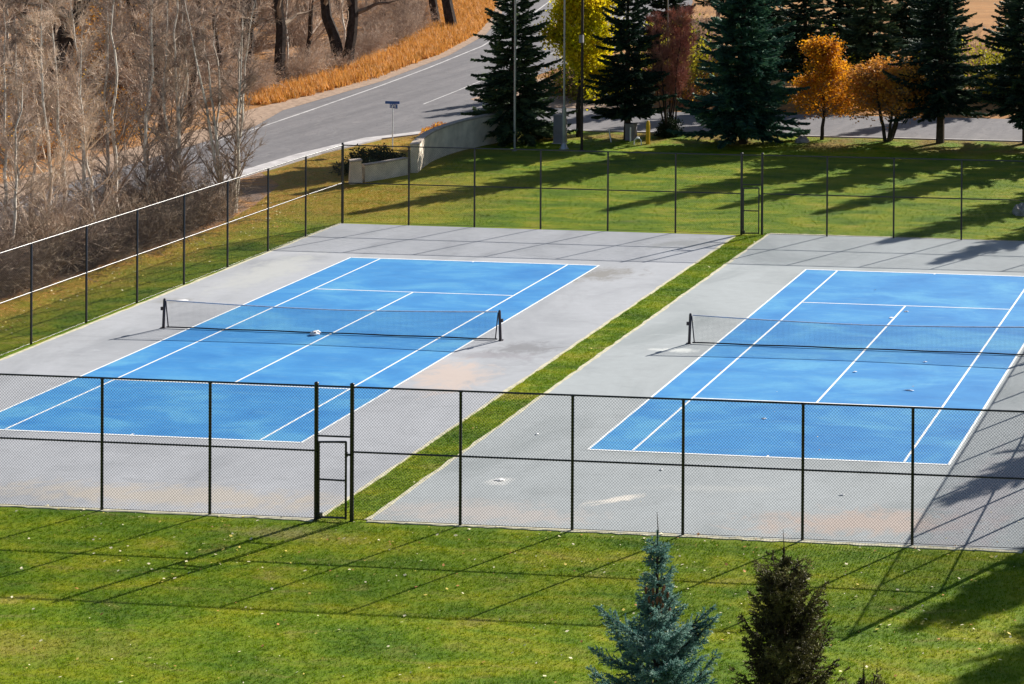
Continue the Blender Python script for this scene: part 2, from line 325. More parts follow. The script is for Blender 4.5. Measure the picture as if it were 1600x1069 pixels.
# painted road lines
def paint(pts, wd, z, name='painted_line', m='worn'):
    pts = np.array(pts, float); d = unit(np.gradient(pts, axis=0)); nrm = np.stack([-d[:, 1], d[:, 0]], 1) * wd / 2
    A = pts + nrm; B = pts - nrm; v = np.concatenate([np.c_[A, np.full(len(A), z)], np.c_[B, np.full(len(B), z)]]); K = len(pts)
    bb = MB(); bb.add(v, [(i, i + 1, K + i + 1, K + i) for i in range(K - 1)]); return bb.build(name, M[m], kind='structure')
paint([(-28.0, 38), (-28.4, 45), (-28.95, 51.4), (-30.1, 63), (-31.2, 72), (-33.3, 86), (-37.5, 103), (-43.3, 123.7), (-56, 150)], .16, -.096)
paint([(-23.2, 55), (-23.8, 61), (-24.5, 67), (-25.4, 76), (-26.4, 88), (-29, 104), (-34.5, 125)], .11, -.096)
# ------------------------------------------------------------------ courts
def court(cx, cy, x0, x1, y0, y1, mat):
    b = MB(); b.box(((x0 + x1) / 2, (y0 + y1) / 2, -.10), (x1 - x0, y1 - y0, .20)); s = b.build('court_slab', mat, kind='structure')
    b = MB(); b.poly([(cx - 5.485, cy - 11.885), (cx + 5.485, cy - 11.885), (cx + 5.485, cy + 11.885), (cx - 5.485, cy + 11.885)], .004); b.build('playing_surface', M['blue'], s)
    W = .05
    L = [(-5.46, 0, W, 23.77), (5.46, 0, W, 23.77), (-4.115, 0, W, 23.77 - .22), (4.115, 0, W, 23.77 - .22), (0, 0, W, 12.75),
         (0, 11.86, 10.87, .09), (0, -11.86, 10.87, .09), (0, 6.4, 8.18, W), (0, -6.4, 8.18, W), (0, 11.76, W, .1), (0, -11.76, W, .1)]
    for (x, y, a, c) in L:
        if a == W: a = .075
        if c == W: c = .07
        bb = MB(); bb.poly([(cx + x - a / 2, cy + y - c / 2), (cx + x + a / 2, cy + y - c / 2), (cx + x + a / 2, cy + y + c / 2), (cx + x - a / 2, cy + y + c / 2)], .008); bb.build('white_line', M['line'], s)
    return s
sa = court(0, 0, -9.42, 9.25, -17.95, 18.42, M['slab_a'])
sb = court(19.66, .48, 10.62, 28.4, -17.85, 19.05, M['slab_b'])
def edging(parent, p0, p1, wd):
    rs = np.random.RandomState(int(abs(p0[0]) * 10)); n = 90
    t = np.linspace(0, 1, n); pts = np.array(p0)[None] * (1 - t[:, None]) + np.array(p1)[None] * t[:, None]
    d = unit(np.array(p1, float) - np.array(p0, float)); nr = np.array([-d[1], d[0]])
    a = pts + nr * (wd / 2 + rs.normal(0, .02, n)[:, None]); c = pts - nr * (wd / 2 + rs.normal(0, .02, n)[:, None])
    v = np.concatenate([np.c_[a, np.full(n, .006)], np.c_[c, np.full(n, .006)], np.c_[a, np.full(n, -.04)], np.c_[c, np.full(n, -.04)]])
    f = [(i, i + 1, n + i + 1, n + i) for i in range(n - 1)] + [(i, i + 1, 2 * n + i + 1, 2 * n + i) for i in range(n - 1)] + [(n + i, n + i + 1, 3 * n + i + 1, 3 * n + i) for i in range(n - 1)]
    bb = MB(); bb.add(v, f); bb.build('slab_edge', M['edging'], parent)
edging(sa, (9.25, -17.9), (9.25, 18.3), .11); edging(sb, (10.62, -17.8), (10.62, 19), .13); edging(sa, (-9.42, -17.9), (-9.42, 18.3), .14)
edging(sa, (-9.4, -17.97), (9.2, -17.97), .16); edging(sb, (10.65, -17.87), (28.4, -17.87), .16); edging(sb, (10.65, 19.05), (28.4, 19.05), .12)
# ------------------------------------------------------------------ fences
H = 3.6
_pm = {}
def panel_mesh(Wd, z0, z1, pitch=.085, r=.0034):
    key = (round(Wd, 3), z0, z1)
    if key in _pm: return _pm[key]
    Hh = z1 - z0; A = []; B = []
    for sgn, off in ((1, .003), (-1, -.003)):
        for c in np.arange(-Hh, Wd, pitch):
            # line x = c + t (t from 0..Hh)
            t0 = max(0, -c); t1 = min(Hh, Wd - c)
            if t1 - t0 < .02: continue
            xa, xb = c + t0, c + t1
            if sgn < 0: xa, xb = Wd - xa, Wd - xb
            A.append((xa, off, z0 + t0)); B.append((xb, off, z0 + t1))
    b = MB(); b.segs(A, B, r, r, 3); b.segs([(0, 0, z0), (0, 0, z1)], [(Wd, 0, z0), (Wd, 0, z1)], r * 1.2, r * 1.2, 3)
    _pm[key] = b.mesh('chain_link_mesh', M['wire']); return _pm[key]
def cyl_mesh(name, L, r, n=10, mat='black', axis='z', dome=False):
    b = MB()
    if axis == 'z':
        pts = [(0, 0, 0), (0, 0, L)]; rad = [r, r]
        if dome: pts += [(0, 0, L + .02), (0, 0, L + .05), (0, 0, L + .065)]; rad += [r * 1.15, r * .9, r * .2]
    else: pts = [(0, 0, 0), (L, 0, 0)]; rad = [r, r]
    b.tube(pts, rad, n); me = b.mesh(name, M[mat]); me.polygons.foreach_set('use_smooth', [len(pl.vertices) == 4 for pl in me.polygons]); return me
post_me = cyl_mesh('post', H - .03, .040, dome=True); big_post_me = cyl_mesh('post', H + .06, .055, dome=True)
_rail = {}
def rail_me(L, r=.026):
    k = (round(L, 3), r)
    if k not in _rail: _rail[k] = cyl_mesh('rail', L, r, 8, 'black', 'x')
    return _rail[k]
def fence(name, label, pts, big=(), skip=(), rails=True):
    """pts: post positions in order; skip: bays left open for a gate (a short rail and mesh above it)"""
    t = tag(empty(name, (pts[0][0], pts[0][1], 0)), label, 'fence', 'black chain link fences round the courts')
    ox, oy = pts[0]
    for i, (x, y) in enumerate(pts): inst('post', big_post_me if i in big else post_me, t, (x - ox, y - oy, -.03))
    for i in range(len(pts) - 1):
        (x0, y0), (x1, y1) = pts[i], pts[i + 1]; L = math.hypot(x1 - x0, y1 - y0); a = math.atan2(y1 - y0, x1 - x0)
        dx, dy = x0 - ox, y0 - oy
        inst('top_rail', rail_me(L), t, (dx, dy, H - .02), a)
        if i in skip:
            inst('transom_rail', rail_me(L), t, (dx, dy, 2.24), a)
            inst('chain_link_mesh', panel_mesh(L, 2.24, H - .02), t, (dx, dy, 0), a, kind='stuff')
        else:
            inst('middle_rail', rail_me(L), t, (dx, dy, 1.84), a)
            inst('bottom_wire', rail_me(L, .008), t, (dx, dy, .03), a)
            inst('chain_link_mesh', panel_mesh(round(L, 2), .03, H - .02), t, (dx, dy, 0), a, kind='stuff')
    return t
def gate(label, x0, x1, y, ang):
    t = tag(empty('chain_link_gate', (x0, y, 0), ang), label, 'gate', 'gates in the court fence'); Wd = x1 - x0
    b = MB(); b.tube([(0, 0, .06), (0, 0, 2.08), (Wd, 0, 2.12), (Wd, 0, .08), (0, 0, .06)], .028, 8, cap=False); b.segs([(0, 0, .06), (0, 0, 2.08), (Wd, 0, 2.12), (Wd, 0, .08)], [(0, 0, 2.10), (Wd, 0, 2.12), (Wd, 0, .04), (0, 0, .06)], .03, .03, 8)
    b.build('gate_frame', M['black'], t)
    inst('cross_rail', rail_me(Wd), t, (0, 0, 1.08)); inst('chain_link_mesh', panel_mesh(round(Wd, 2), .08, 2.08), t, (0, 0, 0), kind='stuff')
    for z in (.35, 1.75):
        b = MB(); b.box((-.045, 0, z), (.11, .07, .10)); b.box((-.045, -.03, z), (.05, .05, .16)); b.build('hinge', M['black'], t)
    b = MB(); b.box((Wd + .05, 0, 1.78), (.14, .05, .05)); b.box((Wd + .02, -.02, 1.78), (.05, .07, .14)); b.build('latch', M['black'], t)
    b = MB(); b.box((.02, 0, .10), (.12, .12, .14)); b.build('bottom_bracket', M['black'], t)
    return t
def yn(x): return -18.08 + .009 * (x + 9.4)
nx = [-9.5, -9.08, -6.03, -2.98, .07, 3.14, 6.22, 9.22, 10.22, 13.24, 16.32, 19.33, 22.55, 25.47, 28.5]
fence('near_fence', 'black chain link fence across the near ends of both courts', [(x, yn(x)) for x in nx], big=(0, 7, 8, 14), skip=(7,))
gate('black chain link gate in the near fence, at the front end of the grass strip', 9.30, 10.08, yn(9.6) - .02, R(-2))
def yf(x): return 18.55 + .006 * (x + 9.4) if x < 10 else 18.75 + .017 * (x - 10)
fx = [-9.38, -6.2, -3.07, .06, 3.22, 6.38, 9.44, 10.36, 13.34, 16.38, 19.45, 22.5, 25.5, 28.5]
fence('far_fence', 'black chain link fence across the far ends of both courts, before the shaded lawn', [(x, yf(x)) for x in fx], big=(0, 6, 7, 13), skip=(6,))
gate('black chain link gate in the far fence, at the back end of the grass strip', 9.53, 10.24, yf(9.6) - .02, R(1))
ly = [18.55 - 3.03 * k for k in range(13)]
fence('side_fence', 'black chain link fence with sunlit rails beside the bare wood, along the left court', [(-9.46 - .012 * (18.5 - y), y) for y in ly[1:]][::-1] + [(-9.38, 18.5)], big=())
fence('side_fence', 'black chain link fence along the right side of the right court, seen by its shadow', [(28.5, -17.6 + 3.04 * k) for k in range(12)] + [(28.5, 18.9)])
# ------------------------------------------------------------------ nets
def net(cx, cy, label):
    t = tag(empty('tennis_net', (cx, cy, 0)), label, 'tennis net', 'nets across the blue courts')
    for s in (-1, 1):
        b = MB(); b.tube([(s * 6.42, 0, 0), (s * 6.38, 0, 1.04), (s * 6.38, 0, 1.09)], [.052, .048, .03], 10); b.tube([(s * 6.44, 0, 0), (s * 6.44, 0, .03)], [.09, .09], 10)
        b.box((s * 6.47, 0, .72), (.09, .06, .12)); b.build('net_post', M['postpurple'], t, smooth=False)
        b = MB(); b.tube([(s * 6.23, 0, .04), (s * 6.33, 0, 1.0)], .022, 6); b.build('side_strap', M['postpurple'], t)
    top = lambda x: .914 + .145 * (abs(x) / 6.4) ** 1.6
    xs = np.arange(-6.2, 6.21, .045); A = np.c_[xs, np.zeros_like(xs), np.full_like(xs, .03)]; B = np.c_[xs, np.zeros_like(xs), [top(x) - .02 for x in xs]]
    b = MB(); b.segs(A, B, .0022, .0022, 3)
    xx = np.linspace(-6.3, 6.3, 25)
    for fz in np.linspace(.045, .97, 21):
        P = np.array([(x, 0, .03 + (top(x) - .05) * fz) for x in xx]); b.segs(P[:-1], P[1:], .0022, .0022, 3)
    b.build('netting', M['netcord'], t, kind='stuff')
    b = MB(); P = [(x, 0, top(x) - .03) for x in xx]
    v = []
    for (x, y, z) in P: v += [(x, -.008, z - .015), (x, -.008, z + .025), (x, .008, z + .025), (x, .008, z - .015)]
    f = []
    for i in range(len(P) - 1):
        for a in range(4): c2 = (a + 1) % 4; f.append((i * 4 + a, i * 4 + c2, i * 4 + 4 + c2, i * 4 + 4 + a))
    b.add(v, f); b.build('head_band', M['netband'], t)
    b = MB(); b.tube([(x, 0, .045 + .008 * math.sin(x * 2)) for x in xx], .024, 6); b.build('bottom_cord', M['netcord'], t)
net(0, 0, 'black tennis net across the left blue court, pale paper litter lying under its middle')
net(19.66, .48, 'black tennis net across the right blue court, running out of the picture')
# ------------------------------------------------------------------ grass blades and litter
def inside(p, poly):
    x, y = p[:, 0], p[:, 1]; r = np.zeros(len(p), bool); K = len(poly)
    for i in range(K):
        x0, y0 = poly[i]; x1, y1 = poly[(i + 1) % K]
        if y0 == y1: continue
        c = ((y0 > y) != (y1 > y)) & (x < (x1 - x0) * (y - y0) / (y1 - y0) + x0); r ^= c
    return r
rs = np.random.RandomState(3)
def blades(name, regions, mat, hmin, hmax, wd=.012):
    P = []
    for poly, dens in regions:
        a = np.array(poly); lo = a.min(0); hi = a.max(0); n = int((hi - lo).prod() * dens)
        q_ = rs.uniform(lo, hi, (n, 2)); P.append(q_[inside(q_, poly)])
    P = np.concatenate(P); n = len(P); base = np.c_[P, np.full(n, -.03)]
    b = MB()
    for k in range(3):
        az = rs.uniform(0, 6.28, n); h = rs.uniform(hmin, hmax, n); ln = rs.uniform(.2, .9, n) * h
        d = np.c_[np.cos(az), np.sin(az), np.zeros(n)]; s = np.c_[-np.sin(az), np.cos(az), np.zeros(n)]
        o = base + np.c_[rs.normal(0, .02, (n, 2)), np.zeros(n)]
        b.tris(o - s * wd, o + s * wd, o + d * ln[:, None] + np.c_[np.zeros((n, 2)), h])
    return b.build(name, mat, kind='stuff')
near_l = [(3, -29.5), (31, -26.5), (33, -18.1), (28, -18.1), (-3, -18.3), (-1, -24)]
strip = [(9.33, -18.2), (10.55, -18.2), (10.55, 19), (9.33, 18.6)]
far_l = [(-9.3, 18.9), (10, 19), (31, 19.6), (31, 42), (20, 45.3), (-12.5, 45.0), (-12, 34), (-11.5, 30), (-14, 27.5)]
left_l = [(-14.6, -10), (-9.65, -10), (-9.5, 18.6), (-9.5, 27.5), (-14, 27.5), (-17.5, 28.5), (-15.6, 22), (-14.4, 17), (-14.7, 12)]
tip_l = [(-19.6, 30.5), (-17, 27.6), (-14, 28.3), (-13.8, 38), (-13, 42), (-12.5, 45.2), (-16.5, 43.8), (-18.7, 41), (-19.5, 36)]
tag(blades('grass', [(near_l, 230), (strip, 260), (left_l, 90)], M['blade'], .03, .075), 'short mown green grass of the lawns round the courts', 'grass')
tag(blades('grass', [(far_l, 45), (tip_l, 45)], M['blade'], .03, .06, .02), 'short green grass of the far lawn in tree shade', 'grass')
def litter(name, label, regions, mats, smin, smax, seed, z=-.0):
    r = np.random.RandomState(seed); b = MB()
    for poly, n, dz in regions:
        a = np.array(poly); lo = a.min(0); hi = a.max(0); q_ = r.uniform(lo, hi, (n * 3, 2)); q_ = q_[inside(q_, poly)][:n]; m = len(q_)
        az = r.uniform(0, 6.28, m); s = (smin * .6 + (smax - smin * .6) * r.rand(m) ** 1.8)[:, None]
        d = np.c_[np.cos(az), np.sin(az), r.uniform(-.1, .5, m)]; up = np.c_[-np.sin(az), np.cos(az), r.uniform(-.4, .4, m)]
        o = np.c_[q_, np.full(m, dz)]; b.kites(o, o + d * s, s[:, 0] * .38, up, r.randint(0, len(mats), m))
    return tag(b.build(name, mats, kind='stuff'), label, 'fallen leaves')
LM = [M['leaf_pale'], M['leaf_yellow'], M['leaf_rust'], M['leaf_pale']]
litter('fallen_leaves', 'small pale and rust fallen leaves scattered over the near lawn', [(near_l, 480, .02), ([(18, -21), (27, -20.5), (30, -24), (21, -25)], 90, .02), ([(4, -20), (12, -19), (15, -22), (7, -23)], 60, .02), ([(3, -22), (30, -20), (30, -18.2), (3, -18.4)], 130, .02), ([(-2, -18.35), (30, -18.15), (30, -17.75), (-2, -17.95)], 110, .015)], LM, .05, .12, 5)
litter('fallen_leaves', 'rusty fallen leaves strewn on the turf beside the wood', [([(-15.2, -8), (-11.8, -8), (-11.6, 18), (-13, 24), (-16, 24)], 1500, .03), (left_l, 120, .02), (strip, 30, .02)], [M['leaf_rust'], M['leaf_pale'], M['leaf_rust'], M['leaf_yellow']], .05, .11, 6)
litter('fallen_leaves', 'fine leaf litter caught on the court paving', [([(10.8, -17.5), (28, -17.3), (28, 12), (10.8, 12)], 40, .012), ([(26, -17.5), (28.3, -17.3), (28.3, -15), (27, -15)], 30, .012)], [M['leaf_pale'], M['leaf_rust']], .03, .07, 7)
# tufts of tall dry grass beside the main road
def tufts(name, label, regions, mat, hmin, hmax, seed):
    r = np.random.RandomState(seed); b = MB()
    for poly, n in regions:
        a = np.array(poly); lo = a.min(0); hi = a.max(0); q_ = r.uniform(lo, hi, (n * 4, 2)); q_ = q_[inside(q_, poly)][:n]; m = len(q_)
        for k in range(6):
            az = r.uniform(0, 6.28, m); h = r.uniform(hmin, hmax, m); sp = r.uniform(.15, .6, m) * h
            o = np.c_[q_ + r.normal(0, .08, (m, 2)), np.full(m, -.12)]; d = np.c_[np.cos(az) * sp, np.sin(az) * sp, h]; s = np.c_[-np.sin(az), np.cos(az), np.zeros(m)] * .035
            b.tris(o - s, o + s, o + d)
    return tag(b.build(name, mat, kind='stuff'), label, 'dry grass')
verge = [(-32.6, 53), (-32.2, 58), (-32.2, 66), (-34.1, 80), (-37.4, 94), (-42.4, 108), (-49, 124), (-58, 138), (-70, 138), (-52, 112), (-43.5, 97), (-39, 82), (-36.6, 68), (-36.4, 60), (-35, 53)]
b = MB(); b.poly(verge, -.100); b.build('verge', M['dry'], kind='structure')
tufts('dry_grass', 'tall dry orange grass along the far side of the main road', [(verge, 9000)], M['dry'], .25, .75, 8)
# ------------------------------------------------------------------ tree builders
def spruce_meshes(h, rb, seed, nwh=34, nb=10, mat='needle_dark', card=.075, zlow=.9, twl=.42, up0=-14, up1=38, pw=.85):
    r = np.random.RandomState(seed); nm = MB(); wd = MB(); tr = MB()
    tz = np.linspace(0, h * .985, 9); tr.tube(np.c_[r.normal(0, .015, 9), r.normal(0, .015, 9), tz], .018 * h * (1 - tz / h) ** .9 + .015, 9)
    P0 = []; P1 = []; UP = []; WW = []
    for i in range(nwh):
        fr = (i + .3) / nwh; z = zlow + (h - zlow) * (1 - (1 - fr) ** 1.15) * .985
        k = max(4, int(nb * (1 - .35 * fr)) + r.randint(-1, 2)); az0 = r.uniform(0, 6.28)
        for j in range(k):
            f = max(0., (h - z) / (h - zlow)); L = rb * f ** pw * r.uniform(.55, 1.18) * (1 + .13 * math.sin(az0 * 3 + j * 2.1)) + .10
            az = az0 + j * 6.283 / k + r.normal(0, .18); e = R(up0 + (up1 - up0) * (1 - f) ** 1.3 + r.normal(0, 9))
            n = max(4, int(L / .16)); t = np.linspace(0, 1, n)
            ca, sa_ = math.cos(az), math.sin(az); hor = L * math.cos(e) * t; zz = z + L * math.sin(e) * t + L * (.16 * t ** 2.4 - .05 * t) * (.4 + .8 * f)
            pts = np.c_[ca * hor, sa_ * hor, zz]; wd.segs(pts[:-1], pts[1:], .022 * (1 - t[:-1]) * (.4 + f) + .004, .022 * (1 - t[1:]) * (.4 + f) + .003, 3)
            tt = np.linspace(.12, 1, max(5, int(L / .085))); m = len(tt)
            q_ = np.stack([np.interp(tt, t, pts[:, a]) for a in range(3)], 1)
            for sd_ in (-1, 1, 0):
                sw = sd_ * R(52) * (1 - .4 * tt) + r.normal(0, .2, m)
                l = (twl * L * (1 - tt) + .16) * r.uniform(.6, 1.1, m) if sd_ else np.full(m, .16)
                l = np.minimum(l, .75)
                d = np.c_[np.cos(az + sw), np.sin(az + sw), r.normal(-.12 if sd_ else .35, .18, m) + .3 * (1 - f)]; d = unit(d)
                P0.append(q_); P1.append(q_ + d * l[:, None]); s = unit(np.c_[-d[:, 1], d[:, 0], r.normal(0, .25, m)])
                UP.append(s); WW.append(card * r.uniform(.7, 1.3, m) * (.7 + .3 * f))
    P0 = np.concatenate(P0); P1 = np.concatenate(P1); UP = np.concatenate(UP); WW = np.concatenate(WW)
    # each twig: a few ragged sprays along it instead of one leaf
    for a, c2 in ((0, .62), (.38, 1.0)):
        A = P0 + (P1 - P0) * a; B = P0 + (P1 - P0) * c2 + r.normal(0, .02, P0.shape)
        nm.kites(A, B, WW, UP)
    d = P1 - P0; nm.kites(P0 + d * .1, P1 + d * .05 - np.array([0, 0, .05]), WW * .8, unit(np.cross(unit(d), UP)))
    return tr.mesh('trunk', M['sprucebark']), wd, nm.mesh('crown', M[mat])
def spruce(me, loc, rz, sc, label, name='spruce_tree', group='dark spruces along the side road'):
    t = tag(empty(name, loc, rz), label, 'tree', group); t.scale = (sc, sc, sc) if np.isscalar(sc) else sc
    inst('trunk', me[0], t); inst('branches', me[1], t); inst('crown', me[2], t); return t
def spm(*a, **k):
    x = spruce_meshes(*a, **k); return (x[0], x[1].mesh('branches', M['sprucebark']), x[2])
S1 = spm(11.5, 3.0, 11, mat='needle_dark', nwh=30, up0=-18, pw=.75); S2 = spm(11.5, 2.8, 12, mat='needle_dark', nwh=32, nb=9, zlow=1.5, up0=-8); S4 = spm(13.2, 3.3, 14, mat='needle_dark', nwh=34, nb=9, zlow=2.0); S3 = spm(13.5, 3.5, 13, nwh=40, nb=11, mat='needle_teal')
z = -.03
spruce(S1, (-11.2, 41.4, z), .3, (1.0, 1.0, 1.0), 'dark spruce left of the yellow tree, behind the pale light pole')
spruce(S2, (-5.0, 43.0, z), 1.2, (.95, .95, .98), 'dark spruce between the yellow tree and the reddish twiggy tree')
spruce(S3, (2.0, 42.6, z), 2.1, 1.0, 'broad teal-lit spruce left of the orange tree, its skirt touching the lawn')
spruce(S4, (13.1, 44.6, z), 3.4, 1.0, 'dark spruce with a bare lower trunk right of the rounded orange tree')
spruce(S4, (18.0, 45.2, z), 5.4, (1.0, 1.0, .97), 'dark spruce at the right edge of the picture by the side road')
for i, (x, y, s, me) in enumerate([(22.2, 43.4, 1.05, S2), (27.6, 38.9, 1.12, S1), (29.9, 33.9, 1.05, S2), (34.8, 30.5, .95, S1), (36.6, -4.6, .98, S2), (39.0, -7.2, 1.08, S1), (38.2, -2.8, 1.05, S1), (41.5, -3, 1.0, S2), (35.4, 3.4, .95, S1)]):
    spruce(me, (x, y, z), i * 1.3, s, 'spruce outside the right edge of the picture, seen by the shadow it throws')
# spruces beyond the side road
for i, (x, y, s, me, lb) in enumerate([
    (.6, 60.5, .98, S2, 'dark spruce beyond the side road, behind the slender orange tree'), (4.9, 61.0, 1.05, S1, 'dark spruce beyond the side road with its reddish trunk showing above the orange tree'),
    (-3.0, 64.0, 1.1, S2, 'dark spruce beyond the side road, mostly hidden by the broad teal spruce'), (8.2, 66, .9, S2, 'dark spruce beyond the side road, in the gap right of the rounded orange tree'),
    (-11.0, 66.5, .9, S1, 'grey-green spruce beyond the reddish twiggy tree'), (16.6, 64.5, 1.0, S1, 'dark spruce beyond the side road at the right edge of the picture'), (-1.0, 78, 1.0, S1, 'distant dark spruce behind the pair beyond the side road, farthest left'), (3.5, 80, 1.05, S2, 'distant dark spruce on the dry field above the orange trees'), (6.5, 74, .85, S4, 'distant spruce seen in the gap left of the tall lawn spruce'), (12.0, 76, .75, S1, 'distant spruce seen in the gap right of the tall lawn spruce'), (-7.5, 76, 1.0, S2, 'distant spruce above the reddish twiggy tree'), (-15.2, 63.5, .62, S1, 'smaller dark spruce beyond the side road, just left of the yellow crown'), (-21.5, 110, .9, S2, 'distant spruce at the top of the picture beside the main road')]):
    spruce(me, (x, y, -.1), i * 2.1 + .5, s, lb, group='spruces beyond the side road')
# foreground spruces
def fg_spruce(h, rb, seed, ztop, mat, up, gap, needles, nlen, pw, thick):
    """trunk, branches and a crown of single needles; full needle detail above ztop, sprays below"""
    r = np.random.RandomState(seed); tr = MB(); wd = MB(); nm = MB()
    tz = np.linspace(0, h - .55, 10); tr.tube(np.c_[np.zeros(10), np.zeros(10), tz], .016 * h * (1 - tz / h) + .008, 8)
    Q0 = []; Q1 = []
    z = 1.2
    while z < h - .55:
        f = (h - z) / (h - 1.2); L0 = rb(h - z); k = r.randint(6, 9) if z > ztop else 9; az0 = r.uniform(0, 6.28)
        for j in range(k):
            L = L0 * r.uniform(.6, 1.15); az = az0 + j * 6.283 / k + r.normal(0, .25); e = R(up(h - z) + r.normal(0, 8)); n = max(4, int(L / .12)); t = np.linspace(0, 1, n)
            hor = L * math.cos(e) * t; zz = z + r.normal(0, .04) + L * math.sin(e) * t + L * .22 * t ** 2.2
            pts = np.c_[math.cos(az) * hor, math.sin(az) * hor, zz]; wd.segs(pts[:-1], pts[1:], .02 * (1 - t[:-1]) * min(1, L) + .005, .02 * (1 - t[1:]) * min(1, L) + .004, 4)
            tt = np.linspace(.15, 1, max(4, int(L / (gap if z > ztop else gap * 2.5)))); m = len(tt); q_ = np.stack([np.interp(tt, t, pts[:, a]) for a in range(3)], 1)
            for sd_ in (-1, 1, .2):
                sw = sd_ * R(50) + r.normal(0, .25, m); l = np.minimum((.40 * L * (1 - tt) + .12) * r.uniform(.6, 1.1, m), .5)
                d = unit(np.c_[np.cos(az + sw), np.sin(az + sw), r.normal(.28, .25, m)]); Q0.append(q_); Q1.append(q_ + d * l[:, None])
        z += .17 + .12 * r.rand() if z > ztop else .32
    Q0 = np.concatenate(Q0); Q1 = np.concatenate(Q1)
    # add the leader's own needles
    d = Q1 - Q0; ln = np.linalg.norm(d, axis=1); wd.segs(Q0, Q1, .004, .002, 3)
    hi = Q0[:, 2] > ztop - .3
    lo = ~hi; s = unit(np.cross(unit(d[lo]), np.array([0, 0, 1.]))); nm.kites(Q0[lo], Q1[lo], thick * 2.2, s); nm.kites(Q0[lo], Q1[lo], thick * 2.2, unit(np.cross(unit(d[lo]), s)))
    cnt = np.maximum(3, (ln[hi] * needles).astype(int)); idx = np.repeat(np.arange(hi.sum()), cnt); a = r.rand(len(idx))[:, None]
    base = Q0[hi][idx] + d[hi][idx] * a; du = unit(d[hi])[idx]
    nd = unit(du * r.uniform(.4, 1.0, (len(idx), 1)) + unit(r.normal(0, 1, (len(idx), 3))) * .85 + np.array([0, 0, .15])); s = unit(np.cross(nd, unit(r.normal(0, 1, (len(idx), 3))))) * thick
    L = nlen * r.uniform(.6, 1.2, (len(idx), 1)); nm.tris(base - s, base + s, base + nd * L)
    # bare leader
    wd.segs([(0, 0, h - .6), (.01, 0, h - .3)], [(.01, 0, h - .3), (-.01, 0, h)], [.012, .009], [.009, .004], 5)
    k = 260; zz = h - .75 + .45 * r.rand(k); az = r.uniform(0, 6.28, k); base = np.c_[np.zeros((k, 2)), zz]; nd = unit(np.c_[np.cos(az), np.sin(az), r.uniform(.5, 2, k)]); s = unit(np.cross(nd, unit(r.normal(0, 1, (k, 3))))) * thick
    nm.tris(base - s, base + s, base + nd * nlen)
    return tr, wd, nm
t1, w1, n1 = fg_spruce(8.0, lambda u: .05 + .18 * u if u < 1.75 else .36 + .48 * min(1, (u - 1.75) / .4) + .12 * (u - 1.75), 21, 4.6, 'needle_blue', lambda u: 40 if u < 1.9 else 22, .055, 190, .045, .8, .0085)
t = tag(empty('spruce_tree', (25.93, -38.22, 0)), 'blue-green spruce top with a bare leader rising from the bottom edge of the picture', 'tree', 'spruce tops in the foreground')
t1.build('trunk', M['sprucebark'], t); w1.build('branches', M['sprucebark'], t); n1.build('crown', M['needle_blue'], t)
r = np.random.RandomState(4); me = None
for k in range(16):
    b = MB(); b.tube([(0, 0, 0), (0, 0, -.03), (0, 0, -.08), (0, 0, -.12)], [.008, .024, .022, .006], 7)
    if me is None: me = b.mesh('cone', simple('spruce_cone', (.16, .075, .04), .8, .2, .3, 30.))
    a = r.uniform(-2.3, -.4); inst('cone', me, t, (.22 * math.cos(a) + r.normal(0, .03), .24 * math.sin(a), 6.7 + r.uniform(-.25, .22)))
t2, w2, n2 = fg_spruce(8.0, lambda u: .05 + .56 * min(1, max(0, u - .60) / .5) ** .9 + .26 * max(0, u - 1.0), 22, 4.8, 'needle_brown', lambda u: 48, .06, 150, .05, .8, .009)
t = tag(empty('spruce_tree', (28.12, -38.73, 0)), 'dark olive-brown spruce top at the bottom edge, right of the blue-green spruce', 'tree', 'spruce tops in the foreground')
o2 = [t2.build('trunk', M['sprucebark'], t), w2.build('branches', M['sprucebark'], t), n2.build('crown', M['needle_brown'], t)]
t = tag(empty('spruce_tree', (29.35, -38.55, 0), 2.0), 'small dark spruce tip in the bottom corner, right of the olive-brown spruce', 'tree', 'spruce tops in the foreground'); t.scale = (.75, .75, .75)
for o in o2: inst(o.data.name, o.data, t)
